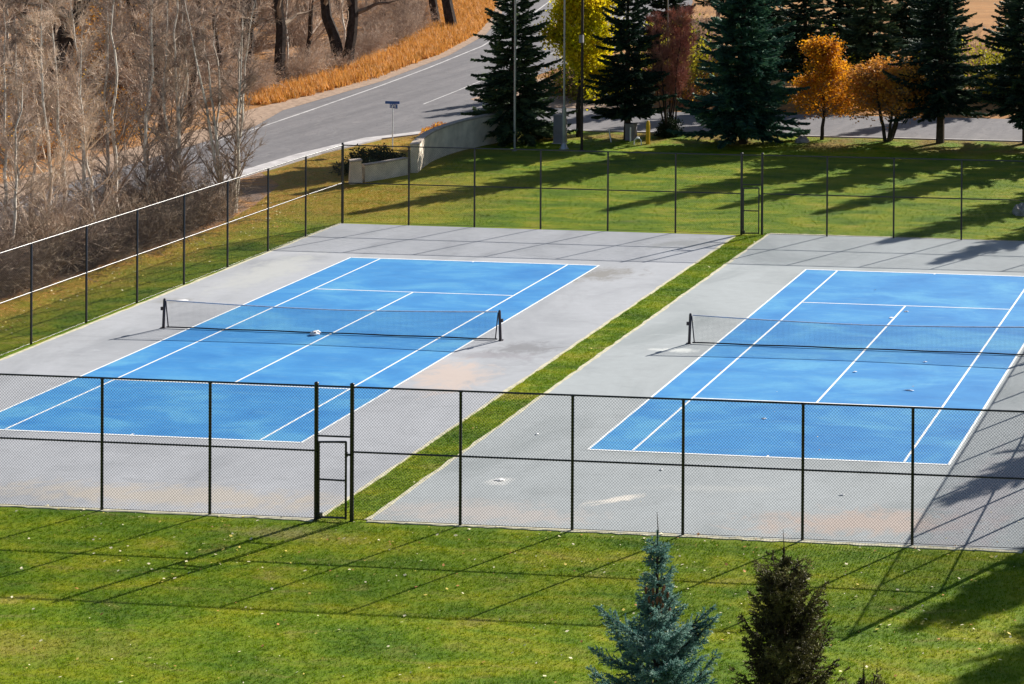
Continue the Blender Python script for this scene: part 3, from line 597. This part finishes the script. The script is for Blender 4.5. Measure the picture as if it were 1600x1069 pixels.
# ------------------------------------------------------------------ bare trees
def bare(seed, h, r0, nbr=26, br_len=.34, el=(48, 70), zst=.22, n2=8, n3=6, lean=(0, 0), twig_r=.007, curve=.03, n_stem=1, spread=.18, l3=.38, droop=0., crook=.12):
    r = np.random.RandomState(seed); tr = MB(); cw = MB(); tips = []
    for st in range(n_stem):
        a0 = st * 6.283 / n_stem + r.normal(0, .4); sp = spread * r.uniform(.5, 1.2) if n_stem > 1 else 0; hh = h * r.uniform(.75, 1.0) if n_stem > 1 else h
        K = 14; u = np.linspace(0, 1, K); wob = np.cumsum(r.normal(0, curve * hh / K * 2.2, (K, 2)), axis=0)
        px = lean[0] * hh * u + sp * hh * math.cos(a0) * u ** .8 + wob[:, 0] + (.12 * math.cos(a0) if n_stem > 1 else 0); py = lean[1] * hh * u + sp * hh * math.sin(a0) * u ** .8 + wob[:, 1] + (.12 * math.sin(a0) if n_stem > 1 else 0)
        pts = np.c_[px, py, hh * u - .1]; rr = r0 * (1 - u) ** .8 + .008; tr.tube(pts, rr, 7)
        uu = zst + (1 - zst) * np.sort(r.rand(nbr)) ** .9
        b0 = np.stack([np.interp(uu, u, pts[:, a]) for a in range(3)], 1); br = np.interp(uu, u, rr) * .5
        az = r.uniform(0, 6.28, nbr); ee = np.radians(r.uniform(el[0], el[1], nbr)); L = hh * br_len * (1.05 - uu) ** .7 * r.uniform(.5, 1.15, nbr)
        d = np.c_[np.cos(az) * np.cos(ee), np.sin(az) * np.cos(ee), np.sin(ee)]
        # level 1 in 4 crooked pieces
        NP = 4; P = [b0]
        for k in range(NP):
            d = unit(d + r.normal(0, crook, d.shape) + np.array([0, 0, .05 - droop])); P.append(P[-1] + d * (L / NP)[:, None])
            cw.segs(P[-2], P[-1], br * (1 - k / NP) + .006, br * (1 - (k + 1) / NP) + .005, 4)
        P = np.stack(P, 1)
        def pick(Pp, n, lo=.15):
            N, Kp = Pp.shape[:2]; f = lo + (1 - lo) * r.rand(N, n); x = f * (Kp - 1); i = np.minimum(x.astype(int), Kp - 2); w_ = (x - i)[..., None]
            A = np.take_along_axis(Pp, i[..., None], 1); B = np.take_along_axis(Pp, i[..., None] + 1, 1); q_ = A * (1 - w_) + B * w_; dd = unit(B - A)
            return q_.reshape(-1, 3), dd.reshape(-1, 3), f.ravel()
        q2, d2, f2 = pick(P, n2); l2 = np.repeat(L, n2) * .42 * (1.15 - f2) * r.uniform(.6, 1.2, len(f2)) + .15
        e2 = unit(d2 + unit(r.normal(0, 1, d2.shape)) * .75 + np.array([0, 0, .15 - droop])); m2 = q2 + e2 * (l2 * .55)[:, None]; e2b = unit(e2 + r.normal(0, .2, e2.shape)); p2 = m2 + e2b * (l2 * .45)[:, None]
        cw.segs(q2, m2, .010, .008, 3); cw.segs(m2, p2, .008, twig_r * .8, 3)
        q3, d3, f3 = pick(np.stack([q2, m2, p2], 1), n3, .1); l3_ = l3 * r.uniform(.4, 1.1, len(f3)); e3 = unit(d3 + unit(r.normal(0, 1, d3.shape)) * .8 + np.array([0, 0, .12 - droop])); p3 = q3 + e3 * l3_[:, None]
        cw.segs(q3, p3, twig_r, twig_r * .5, 3); tips.append(np.concatenate([q3 * .5 + p3 * .5, p3, p2]))
    return tr, cw, np.concatenate(tips)
def leaves(tips, n, size, seed, spread=.12, zmin=None):
    r = np.random.RandomState(seed); i = r.randint(0, len(tips), n); o = tips[i] + r.normal(0, spread, (n, 3))
    if zmin is not None: o = o[o[:, 2] > zmin]
    n = len(o); d = unit(r.normal(0, 1, (n, 3))); up = unit(np.cross(d, unit(r.normal(0, 1, (n, 3))))); s = size * r.uniform(.6, 1.2, n)
    b = MB(); b.kites(o, o + d * s[:, None], s * .4, up); return b
def tree(meshes, loc, rz, sc, label, cat='tree', group=None, name='bare_tree'):
    t = tag(empty(name, loc, rz), label, cat, group); t.scale = (sc, sc, sc) if np.isscalar(sc) else sc
    for nme, me in meshes: inst(nme, me, t)
    return t
def bm(seed, h, r0, bark='aspen', tw='twig', **k):
    a, c, tips = bare(seed, h, r0, **k); return [('trunk', a.mesh('trunk', M[bark])), ('branches', c.mesh('branches', M[tw]))], tips
AS = [bm(31 + i, 11.5, .085, nbr=30, br_len=.27, el=(32, 64), n2=9, n3=7, l3=.38, twig_r=.0065, zst=.12, curve=.05)[0] for i in range(4)]
CL = [bm(41 + i, 11.0, .075, nbr=20, br_len=.25, el=(35, 64), n2=8, n3=6, l3=.36, twig_r=.0065, zst=.12, n_stem=6, spread=.11, curve=.05)[0] for i in range(2)]
WD = [bm(51 + i, 12.5, .16, bark='darkbark', tw='twig', nbr=40, br_len=.36, el=(20, 62), n2=10, n3=9, l3=.6, zst=.05, curve=.06, twig_r=.010, crook=.2)[0] for i in range(4)]
COT = [bm(61 + i, 17, .55, bark='darkbark', tw='brown_twig', nbr=26, br_len=.40, el=(15, 55), n2=9, n3=8, l3=.7, zst=.22, curve=.07, lean=(le, 0), twig_r=.012, crook=.25)[0] for i, le in enumerate((.46, -.02, -.16))]
# shrubs
def shrub(seed, h, n_stem, tw, leafmat=None, nl=0, ls=.06, droop=.0, el=(45, 80), tr_=.006):
    r = np.random.RandomState(seed); b = MB(); az = r.uniform(0, 6.28, n_stem); ee = np.radians(r.uniform(el[0], el[1], n_stem)); L = h * r.uniform(.6, 1.15, n_stem)
    d = np.c_[np.cos(az) * np.cos(ee), np.sin(az) * np.cos(ee), np.sin(ee)]; P = [np.c_[r.normal(0, .25 * h * .4, (n_stem, 2)), np.full(n_stem, -.1)]]
    for k in range(5):
        d = unit(d + r.normal(0, .16, d.shape) + np.array([0, 0, -droop * k])); P.append(P[-1] + d * (L / 5)[:, None]); b.segs(P[-2], P[-1], .012 - .0018 * k, .0102 - .0018 * k, 3)
    P = np.stack(P, 1); f = r.rand(n_stem, 12) * 4.99; i = f.astype(int); w_ = (f - i)[..., None]
    A = np.take_along_axis(P, i[..., None], 1); B = np.take_along_axis(P, i[..., None] + 1, 1); q_ = (A * (1 - w_) + B * w_).reshape(-1, 3)
    e = unit(unit(B - A).reshape(-1, 3) + unit(r.normal(0, 1, q_.shape)) * .9); l = h * .22 * r.uniform(.4, 1.2, len(q_))[:, None]; p2 = q_ + e * l; b.segs(q_, p2, tr_, tr_ * .5, 3)
    q3 = np.repeat(q_ * .4 + p2 * .6, 2, 0); e3 = unit(np.repeat(e, 2, 0) + unit(r.normal(0, 1, q3.shape)) * .8); p3 = q3 + e3 * h * .10; b.segs(q3, p3, tr_ * .8, tr_ * .4, 3)
    out = [('branches', b.mesh('branches', M[tw]))]
    if leafmat: out.append(('leaves', leaves(np.concatenate([p2, p3, q_]), nl, ls, seed + 1, .08 * h).mesh('leaves', M[leafmat])))
    return out
SH = [shrub(71 + i, 2.2, 46, 'brown_twig', droop=.05, el=(30, 75)) for i in range(3)]
SG = [shrub(75 + i, 3.0, 60, 'twig', droop=.04, el=(40, 80), tr_=.008) for i in range(3)]
SO = [shrub(81 + i, 1.7, 40, 'brown_twig', 'orange' if i else 'russet', 1300, .10, el=(35, 78)) for i in range(2)]
SY = [shrub(85, 2.4, 40, 'brown_twig', 'olive', 2600, .13, el=(35, 78))]
r = np.random.RandomState(99)
# slender aspens in the strip between the side fence and the road
ORD = 'first second third fourth fifth sixth seventh eighth ninth tenth eleventh twelfth thirteenth fourteenth fifteenth'.split()
asp = [(-16.4, 5.6, .8), (-17.6, 7.0, .95), (-18.0, 8.2, .9), (-17.2, 9.4, 1.0), (-17.8, 11.2, 1.05), (-17.0, 12.2, .85), (-18.2, 13.2, 1.0), (-17.4, 14.4, 1.05), (-19.0, 10.2, .9), (-16.2, 3.2, .8), (-18.8, 15.4, .95), (-17.6, 16.4, 1.0), (-18.9, 18.3, 1.0), (-18.6, 5.0, 1.05), (-17.3, 1.0, .9)]
for i, (x, y, s) in enumerate(asp):
    o = tree(AS[i % 4], (x, y, -.03), i * 1.9, (s, s, s), 'slender pale bare aspen in the roadside brush, ' + ORD[sorted(asp, key=lambda q: q[1]).index((x, y, s))] + ' one counted from the left edge', group='slender aspens in the brush', name='aspen_tree')
    o.rotation_euler = (r.normal(0, .03), r.normal(.0, .04), i * 1.9)
tree(CL[0], (-18.3, 19.6, -.03), .4, 1.05, 'clump of bare aspen stems, left of the two clumps behind the side fence', group='aspen clumps', name='aspen_clump')
tree(CL[1], (-15.6, 19.8, -.03), 1.4, 1.0, 'fanning clump of bare aspen stems, nearest to the lawn corner behind the side fence', group='aspen clumps', name='aspen_clump')
tree(AS[0], (-17.6, 19.0, -.03), .4, 1.1, 'dark-footed aspen leaning against the left clump behind the side fence', name='aspen_tree', group='aspen clumps')
# low brown brush beside the turf
k = 0
for y in np.arange(-9, 19.5, .85):
    x = -15.7 + r.normal(0, .35); s = r.uniform(.8, 1.45)
    tree(SH[k % 3], (x, y, -.05), r.uniform(0, 6), s, 'low tangled brown shrub at the foot of the wood beside the turf', 'shrub', 'tangled brown shrubs beside the turf', 'shrub'); k += 1
for k in range(44):
    tree(SG[k % 3], (r.uniform(-21.0, -16.2), r.uniform(-8, 18.5), -.05), r.uniform(0, 6), r.uniform(.6, 1.15), 'taller grey twiggy shrub among the aspens', 'shrub', 'grey twiggy shrubs among the aspens', 'shrub')
# wood beyond the road
def roadx(y): return float(np.interp(y, [-60, 30, 45, 51, 65, 80, 94, 108, 124, 150], [-31.4, -31.4, -32, -34, -36, -38.5, -42, -47, -54, -68]))
def leftx(y): return -12.5 - .80 * (y + 1) - 3   # left border of the view
n_t = 0; pts_w = []
tries = 0
while n_t < 105 and tries < 6000:
    tries += 1; y = r.uniform(22, 128); xr = roadx(y) - (.6 if y < 50 else 3.2); xl = leftx(y)
    if xl > xr: continue
    x = xr - (xr - xl) * r.rand() ** 1.3
    if y < 52 and abs(x - (-43.5 + (47.5 - y) * .70)) < 5.5: continue
    if any((x - a) ** 2 + (y - c2) ** 2 < 4.5 for a, c2 in pts_w): continue
    pts_w.append((x, y)); me = WD[n_t % 4] if r.rand() < .6 else AS[n_t % 4]; s = r.uniform(.75, 1.15)
    tree(me, (x, y, -.1), r.uniform(0, 6.28), s, ('bare dark-stemmed branching tree in the wood beyond the main road' if me in WD else 'bare pale-stemmed slender tree in the wood beyond the main road'), group='bare trees of the wood beyond the road'); n_t += 1
for k in range(60):
    y = r.uniform(24, 126); xr = roadx(y) - (2. if y < 50 else 5.); xl = leftx(y)
    if xl > xr: continue
    x = xr - (xr - xl) * r.rand() ** 1.2
    tree(SG[k % 3], (x, y, -.1), r.uniform(0, 6), r.uniform(.9, 1.6), 'grey twiggy undergrowth shrub in the wood beyond the road', 'shrub', 'undergrowth shrubs of the wood beyond the road', 'shrub')
for k, (x, y, s) in enumerate([(-33.5, 27, 1.3), (-35.4, 30, 1.6), (-34.0, 33.5, 1.2), (-39, 35, 1.7), (-36.5, 24.5, 1.3), (-42, 40.5, 1.6), (-43.0, 52, 1.9), (-47, 58, 1.9), (-50, 66, 2.0), (-33.2, 38, 1.1), (-35.5, 42, 1.2), (-57, 72, 2.0), (-60, 80, 2.2), (-40, 45, 1.5), (-52, 60, 2.3), (-55, 64, 2.2), (-63, 77, 2.4), (-68, 86, 2.4), (-72, 93, 2.5), (-65, 92, 2.2), (-47, 50, 2.0), (-58, 84, 2.1), (-38, 30, 1.8), (-34.5, 22, 1.5), (-41, 33, 1.7)]):
    tree(SO[k % 2], (x, y, -.1), k, s, 'orange-leaved shrub on the floor of the wood beyond the road', 'shrub', 'orange shrubs in the wood beyond the road', 'shrub')
for k, y in enumerate(np.arange(53, 118, 1.5)):
    x = float(np.interp(y, [53, 60, 68, 82, 97, 112, 124], [-35.6, -37.0, -37.4, -39.8, -44.3, -52.5, -60])) + r.normal(0, .5)
    tree(SG[k % 3], (x, y, -.1), r.uniform(0, 6), r.uniform(.55, .95), 'pale twiggy thicket shrub right behind the orange dry grass verge', 'shrub', 'thicket shrubs behind the dry grass verge', 'shrub')
# big dark cottonwoods
for (x, y, m, rz, s, lb) in [(-45.5, 47.5, 0, .25, (1, 1, 1), 'thick dark cottonwood leaning right in the wood at the upper left'), (-39.8, 61.8, 1, 1.0, (.9, .9, 1), 'dark upright cottonwood trunk behind the aspens, left of the roadside pair'),
        (-37.2, 62.2, 1, 3.0, (.75, .75, 1), 'dark cottonwood trunk nearest to the road bend of dry grass'), (-37.5, 71.0, 2, .0, (.8, .8, 1), 'left-leaning trunk of the forked dark cottonwood pair by the road'),
        (-37.1, 71.3, 1, 2.2, (.75, .75, 1), 'upright trunk of the forked dark cottonwood pair by the road'), (-41.7, 98.4, 1, 4.1, (.9, .9, 1), 'dark stout cottonwood at the top of the picture beside the orange verge'), (-43.8, 100, 1, 5.1, (.7, .7, 1), 'thinner dark cottonwood just left of the stout one at the top of the picture')]:
    tree(COT[m], (x, y, -.1), rz, s, lb, group='dark cottonwoods', name='cottonwood_tree')
# ------------------------------------------------------------------ autumn trees by the side road
a, c2, tips = bare(91, 12, .16, nbr=60, br_len=.26, el=(15, 55), n2=8, n3=6, zst=.12, l3=.5)
t = tree([('trunk', a.mesh('trunk', M['darkbark'])), ('branches', c2.mesh('branches', M['brown_twig'])), ('leaves', leaves(tips, 34000, .19, 92, .28).mesh('leaves', M['yellow']))], (-8.1, 43.6, z), 0, 1, 'bright yellow-leaved tree behind the pair of poles', name='yellow_tree')
a, c2, tips = bare(93, 7.4, .05, nbr=20, br_len=.34, el=(55, 76), n2=10, n3=9, zst=.2, n_stem=7, spread=.17, l3=.5)
tree([('trunk', a.mesh('trunk', M['darkbark'])), ('branches', c2.mesh('branches', M['red_twig']))], (-3.1, 44.6, z), 0, 1, 'bare reddish many-stemmed tree between the two dark spruces', name='twiggy_tree')
a, c2, tips = bare(95, 5.9, .085, nbr=40, br_len=.42, el=(12, 58), n2=8, n3=6, zst=.24, l3=.4)
tree([('trunk', a.mesh('trunk', M['darkbark'])), ('branches', c2.mesh('branches', M['brown_twig'])), ('leaves', leaves(tips, 11000, .13, 96, .22).mesh('leaves', M['orange']))], (6.1, 44.6, z), 0, (1.3, 1.25, .92), 'slender orange-leaved tree on one straight stem beside the broad spruce', name='orange_tree', group='orange-leaved small trees')
a, c2, tips = bare(97, 4.9, .07, nbr=20, br_len=.56, el=(5, 50), n2=8, n3=6, zst=.34, n_stem=5, spread=.30, l3=.4)
tree([('trunk', a.mesh('trunk', M['darkbark'])), ('branches', c2.mesh('branches', M['brown_twig'])), ('leaves', leaves(tips, 14000, .13, 98, .2).mesh('leaves', M['russet']))], (9.9, 44.8, z), 0, (1.45, 1.3, 1.0), 'rounded russet-orange tree forking low above the lawn edge', name='orange_tree', group='orange-leaved small trees')
# shrubs beyond the side road
for k, (x, y, s, kind, lb) in enumerate([(-6.8, 57.5, 1.6, 'o', 'orange shrub glowing behind the reddish twiggy tree'), (-5.2, 59.5, 1.5, 'o', 'orange shrub behind the skirt of the broad teal spruce'), (-8.6, 62, 1.9, 'y', 'yellow-green shrub behind the reddish twiggy tree'), (3.2, 58.5, 1.3, 'y', 'yellow-green shrub between the two orange trees'),
        (2.2, 57.6, 1.5, 'o', 'orange shrub behind the slender orange tree'), (5.0, 57.3, 1.4, 'o', 'orange shrub behind the rounded russet tree'), (9.8, 62.5, 1.4, 'y', 'yellow-green shrub in the gap left of the tall lawn spruce'), (12.6, 63, 1.5, 'y', 'yellow-green shrub in the gap right of the tall lawn spruce'), (14.6, 62, 1.1, 'y', 'yellow-green shrub by the last spruce at the right'),
        (13.2, 67, 1.6, 'y', 'olive shrub farther back in the gap right of the tall lawn spruce'), (-11.5, 68, 1.8, 'y', 'olive shrub far behind the yellow tree'), (-13.6, 58.5, 1.5, 'y', 'olive shrub beyond the side road, behind the foot of the yellow tree'), (-16.2, 60.5, 1.4, 'o', 'russet shrub beyond the side road, right of the leftmost spruce'), (.2, 66, 1.7, 'y', 'olive shrub behind the broad teal spruce')]):
    tree((SO[k % 2] if kind == 'o' else SY[0]), (x, y, -.1), k * 1.1, s, lb, 'shrub', 'shrubs beyond the side road', 'shrub')
for k, (x, y) in enumerate([(-10, 72), (-14, 80), (-6, 84), (2, 92), (9, 80), (-2, 100), (-17, 92), (12, 96)]):
    tree(SG[k % 3], (x, y, -.1), k, 1.1, 'grey shrub on the dry field behind the spruces', 'shrub', 'grey shrubs on the dry field', 'shrub')
# ------------------------------------------------------------------ monument wall and planter
t = tag(empty('garden_wall', (-12.1, 31.1, 0)), 'pale stuccoed wall curving up from the planter towards the grey cabinet', 'wall')
wp = np.array([(0, 0), (-.45, 1.6), (-.85, 3.4), (-.95, 5.2), (-.8, 7.0), (-.35, 8.6), (.2, 10.0)], float)
tt = np.linspace(0, 1, 25); s_ = np.linspace(0, 1, len(wp)); wq = np.c_[np.interp(tt, s_, wp[:, 0]), np.interp(tt, s_, wp[:, 1])]
wq[1:-1] = (wq[:-2] + 2 * wq[1:-1] + wq[2:]) / 4
hgt = np.interp(tt, [0, .25, 1], [1.42, 1.5, 1.62])
def wall_mesh(pts, th, z0, z1):
    d = unit(np.gradient(pts, axis=0)); nr = np.stack([-d[:, 1], d[:, 0]], 1) * th / 2; A = pts + nr; B = pts - nr; K = len(pts)
    z0 = np.broadcast_to(z0, (K,)); z1 = np.broadcast_to(z1, (K,)); v = []
    for i in range(K): v += [(*A[i], z0[i]), (*A[i], z1[i]), (*B[i], z1[i]), (*B[i], z0[i])]
    f = [(i * 4 + a, i * 4 + (a + 1) % 4, i * 4 + 4 + (a + 1) % 4, i * 4 + 4 + a) for i in range(K - 1) for a in range(4)] + [(0, 1, 2, 3), ((K - 1) * 4, (K - 1) * 4 + 3, (K - 1) * 4 + 2, (K - 1) * 4 + 1)]
    b = MB(); b.add(v, f); return b
wall_mesh(wq, .36, -.1, hgt).build('wall_body', M['stone'], t); wall_mesh(wq, .44, hgt + .002, hgt + .09).build('coping', M['coping'], t)
b = MB(); b.box((.25, 10.3, .8), (.55, .55, 1.9), 0, 0, .96); b.build('end_pier', M['stone'], t); b = MB(); b.box((.25, 10.3, 1.81), (.66, .66, .12)); b.build('pier_cap', M['coping'], t)
t = tag(empty('planter_wall', (-13.7, 28.0, 0)), 'low grey planter wall with a tapered pier, in front of the dark juniper', 'wall')
b = MB(); b.box((0, 0, .5), (.62, .62, 1.2), R(35), 0, .8); b.build('pier', M['stone'], t); b = MB(); b.box((0, 0, 1.14), (.58, .58, .08), R(35)); b.build('pier_cap', M['coping'], t)
lw = np.array([(.25, .35), (.8, 1.25), (1.4, 2.6)]); wall_mesh(lw, .30, -.1, .82).build('wall_body', M['stone'], t); wall_mesh(lw, .36, .822, .89).build('coping', M['coping'], t)
# juniper and small planting
def blob_shrub(seed, rx, ry, h, n, size, mat, tw='brown_twig'):
    r = np.random.RandomState(seed); d = unit(r.normal(0, 1, (n, 3))); d[:, 2] = np.abs(d[:, 2]); rad = r.rand(n, 1) ** .35 * (1 + .25 * np.sin(d[:, :1] * 7 + seed) * np.cos(d[:, 1:2] * 6))
    o = d * rad * np.array([rx, ry, h]); e = unit(d * .7 + unit(r.normal(0, 1, (n, 3)))); s = size * r.uniform(.6, 1.3, n); up = unit(np.cross(e, unit(r.normal(0, 1, (n, 3)))))
    b = MB(); b.kites(o, o + e * s[:, None], s * .25, up)
    st = MB(); k = 24; i = r.randint(0, n, k); st.segs(np.c_[r.normal(0, rx * .15, (k, 2)), np.full(k, -.05)], o[i], .02, .006, 4)
    return [('stems', st.mesh('stems', M[tw])), ('foliage', b.mesh('foliage', M[mat]))]
tree(blob_shrub(5, 1.7, 1.9, 1.15, 7000, .14, 'juniper'), (-14.6, 31.6, -.03), 0, 1, 'dark spreading juniper behind the low planter wall', 'shrub', None, 'juniper_shrub')
tree(blob_shrub(6, .9, .9, .8, 2500, .13, 'juniper'), (-14.0, 29.8, -.03), 0, 1, 'small green juniper just inside the planter wall', 'shrub', None, 'juniper_shrub')
tree(blob_shrub(7, 1.1, 2.0, .9, 4500, .12, 'orange'), (-15.2, 40.6, -.03), .2, 1, 'low orange-leaved bush behind the curved wall', 'shrub', None, 'shrub')
tree(blob_shrub(8, .9, 1.4, .7, 2600, .12, 'russet'), (-16.2, 42.6, -.03), .2, 1, 'low russet bush next to the kerb behind the curved wall', 'shrub', None, 'shrub')
tree(blob_shrub(9, .75, .6, 1.1, 2500, .14, 'juniper'), (-3.0, 44.5, -.03), .2, 1, 'dark rounded bush at the foot of the reddish twiggy tree', 'shrub', None, 'shrub')
tree(blob_shrub(10, 1.0, .6, .9, 2400, .14, 'juniper'), (-10.2, 43.0, -.03), .2, 1, 'dark scrubby bush left of the grey cabinet', 'shrub', None, 'shrub')
# ------------------------------------------------------------------ poles, cabinet, sign and small things
def pole(x, y, h, rad0, rad1, mat, label, step=None, arm=True, box=None, name='light_pole'):
    t = tag(empty(name, (x, y, -.03)), label, 'pole')
    b = MB()
    if step: b.tube([(0, 0, 0), (0, 0, .12), (0, 0, .35), (0, 0, step), (0, 0, step + .05), (0, 0, h)], [.24, .2, step and rad0, rad0, rad1, rad1 * .8], 12)
    else: b.tube([(0, 0, 0), (0, 0, h)], [rad0, rad1], 12)
    b.build('shaft', M[mat], t, smooth=False)
    b = MB(); b.tube([(0, 0, 0), (0, 0, .04)], [rad0 * 2.2] * 2, 12); b.build('base_plate', M[mat], t)
    if arm:
        b = MB(); b.tube([(-.8, 0, h - .1), (.8, 0, h - .1)], .03, 6); b.build('cross_arm', M[mat], t)
        for s in (-.7, 0, .7):
            b = MB(); b.box((s, -.15, h + .05), (.36, .3, .22)); b.build('floodlight', M['cabinet'], t)
    if box: b = MB(); b.box((0, -.12, box), (.22, .16, .42)); b.build('control_box', M['cabinet'], t)
    return t
pole(-9.8, 38.4, 11.5, .062, .055, 'pole', 'thin pale grey light pole in front of the leftmost dark spruce', box=None)
pole(-7.35, 39.4, 11.5, .125, .06, 'pole', 'pale light pole with a thicker foot and flared base, in front of the yellow tree', step=2.35)
pole(-6.15, 39.0, 11.5, .075, .07, 'darkpole', 'dark brown pole with a small box high up, right beside the stepped pale pole', arm=False, box=6.3, name='utility_pole')
pole(-3.6, 46.1 - .35, 11.0, .05, .04, 'pole', 'thin pale pole standing among the reddish twigs', name='light_pole')
t = tag(empty('cabinet', (-8.35, 41.3, -.03)), 'tall grey metal cabinet at the foot of the leftmost spruces', 'cabinet')
b = MB(); b.box((0, 0, .8), (.62, .5, 1.6)); b.build('housing', M['cabinet'], t); b = MB(); b.box((0, -.257, .82), (.54, .012, 1.42)); b.build('door', M['cabinet'], t); b = MB(); b.box((0, 0, 1.63), (.68, .56, .06)); b.build('lid', M['cabinet'], t)
b = MB(); b.box((.2, -.27, .85), (.03, .02, .16)); b.build('handle', M['pole'], t); b = MB(); b.box((0, 0, -.0), (.75, .65, .1)); b.build('plinth', M['concrete'], t)
t = tag(empty('cabinet', (-4.75, 42.9, -.03)), 'small dark grey cabinet in the shade beside the yellow marker post', 'cabinet')
b = MB(); b.box((0, 0, .45), (.55, .45, .95)); b.build('housing', M['cabinet'], t); b = MB(); b.box((0, 0, .95), (.6, .5, .06)); b.build('lid', M['cabinet'], t)
# street sign
t = tag(empty('street_sign', (-16.8, 38.1, -.03)), 'blue street name sign with two crossed blades on a thin white post', 'sign')
b = MB(); b.tube([(0, 0, 0), (0, 0, 2.42)], .034, 8); b.build('post', M['white'], t)
b = MB(); b.box((-.02, 0, 2.60), (.84, .02, .15)); b.build('upper_blade', M['signblue'], t)
b = MB(); b.box((.06, -.01, 2.40), (.62, .02, .24), R(-24)); lb = b.build('lower_blade', M['signblue'], t)
fc = bpy.data.curves.new('lettering', 'FONT'); fc.body = 'DPK'; fc.size = .26; fc.align_x = 'CENTER'; fc.align_y = 'CENTER'; fc.extrude = .004
fo = bpy.data.objects.new('lettering', fc); C.objects.link(fo); bpy.context.view_layer.update()
fm = bpy.data.meshes.new_from_object(fo.evaluated_get(bpy.context.evaluated_depsgraph_get())); bpy.data.objects.remove(fo); fm.materials.clear(); fm.materials.append(M['white'])
fo = inst('lettering', fm, lb, (.06 - .018 * math.sin(R(24)), -.01 - .018, 2.40)); fo.rotation_euler = (R(90), 0, R(-24))
# markers
t = tag(empty('marker_post', (-3.3, 41.7, -.03)), 'flat yellow utility marker post beside the dark spruce', 'post')
b = MB(); b.tube([(0, 0, 0), (0, 0, 1.1), (0, 0, 1.32), (0, 0, 1.36)], [.13, .13, .09, .04], 8); b.build('post_body', M['yellowpost'], t)
b = MB(); b.tube([(0, 0, 0), (-.09, 0, .5), (-.13, 0, .78)], [.035, .035, .03], 6); o = b.build('stake', M['white']); o.location = (-5.6, 42.0, -.03); tag(o, 'white stake leaning left on the lawn before the spruce', 'stake')
b = MB(); b.tube([(0, 0, 0), (0, 0, .8), (0, 0, .84)], [.045, .045, .02], 6); o = b.build('stake', M['white']); o.location = (-4.6, 42.4, -.03); tag(o, 'upright short white post beside the small dark cabinet', 'stake')
t = tag(empty('pipe_assembly', (-3.75, 41.3, -.03)), 'small white pipe loop standing out of the lawn', 'pipe')
b = MB(); b.tube([(-.22, 0, 0), (-.22, 0, .26), (-.12, 0, .38), (.12, 0, .38), (.2, 0, .26), (.2, 0, 0)], .032, 7, cap=False); b.build('pipe', M['white'], t); b = MB(); b.box((0, 0, .42), (.14, .12, .1)); b.build('valve', M['white'], t)
def rock(seed, d, loc, label, mat='rock'):
    r = np.random.RandomState(seed); n = 12; v = []; f = []
    for i in range(7):
        for j in range(n):
            ph = i / 6 * math.pi / 1.7; th = j / n * 6.283; k = 1 + r.normal(0, .09); v.append((d[0] * math.sin(ph + .02) * math.cos(th) * k, d[1] * math.sin(ph + .02) * math.sin(th) * k, d[2] * math.cos(ph) * k))
    for i in range(6):
        for j in range(n): f.append((i * n + j, i * n + (j + 1) % n, (i + 1) * n + (j + 1) % n, (i + 1) * n + j))
    b = MB(); b.add(v, f); b.s = 0; o = b.build('boulder', M[mat]); o.location = loc; tag(o, label, 'rock'); return o
rock(1, (.42, .35, .38), (5.2, 43.6, -.05), 'grey boulder with a sunlit white side at the lawn edge, left of the orange tree')
rock(2, (.62, .5, .55), (21.3, 25.0, -.05), 'grey boulder on the shaded lawn at the right edge of the picture')
# crumpled paper under the net and pale scraps on the courts
r = np.random.RandomState(17); v = []; f = []; n = 14
for i in range(6):
    for j in range(n):
        ph = i / 5 * math.pi / 2; th = j / n * 6.283; k = 1 + r.uniform(-.16, .16); v.append((.17 * math.sin(ph + .03) * math.cos(th) * k, .20 * math.sin(ph + .03) * math.sin(th) * k, .13 * math.cos(ph) * k + .012))
for i in range(5):
    for j in range(n): f.append((i * n + j, i * n + (j + 1) % n, (i + 1) * n + (j + 1) % n, (i + 1) * n + j))
b = MB(); b.add(v, f, np.where(np.arange(len(f)) % 17 == 5, 1, 0)); o = b.build('paper_bag', [M['white'], M['red_ink']]); o.location = (-.5, -.12, .004); tag(o, 'crumpled white paper bag lying under the middle of the left net', 'paper bag')
for i, (x, y, a, c2, lb) in enumerate([(-8.1, 3.9, .5, .22, 'pale flattened scrap of paper on the grey paving beyond the left net post'), (12.75, -14.3, .32, .22, 'white scrap on the grey paving beside the grass strip, behind the near fence'), (12.1, -10.2, .12, .1, 'tiny white scrap on the grey paving midway along the grass strip'),
        (18.5, -7.8, .2, .1, 'white fleck on the near blue service area of the right court'), (20.0, -2.3, .15, .1, 'white fleck just right of the centre service line before the right net'), (22.1, -.8, .14, .1, 'white fleck in the net shadow of the right court'), (22.3, -4.2, .34, .09, 'long white scrap on the blue paint near the right singles line'),
        (19.9, 6.0, .16, .12, 'white fleck by the far end of the centre line on the right court'), (19.55, 5.0, .14, .2, 'white fleck touching the centre line beyond the right net'), (17.0, -12.9, .12, .1, 'white fleck on the paving in front of the right court baseline'), (22.7, -14.3, .14, .1, 'white fleck on the paving right of the near baseline middle')]):
    r = np.random.RandomState(40 + i); m = 9; th = np.arange(m) / m * 6.283; rr = 1 + r.uniform(-.3, .3, m)
    v = np.r_[np.c_[np.cos(th) * a / 2 * rr, np.sin(th) * c2 / 2 * rr, r.uniform(.0, .02, m)], [[0, 0, .03]]]
    b = MB(); b.add(v, [(j, (j + 1) % m, m) for j in range(m)]); o = b.build('paper_scrap', M['white']); o.location = (x, y, .012); o.rotation_euler = (0, 0, r.uniform(-.4, .4)); tag(o, lb, 'litter', 'pale scraps on the courts')
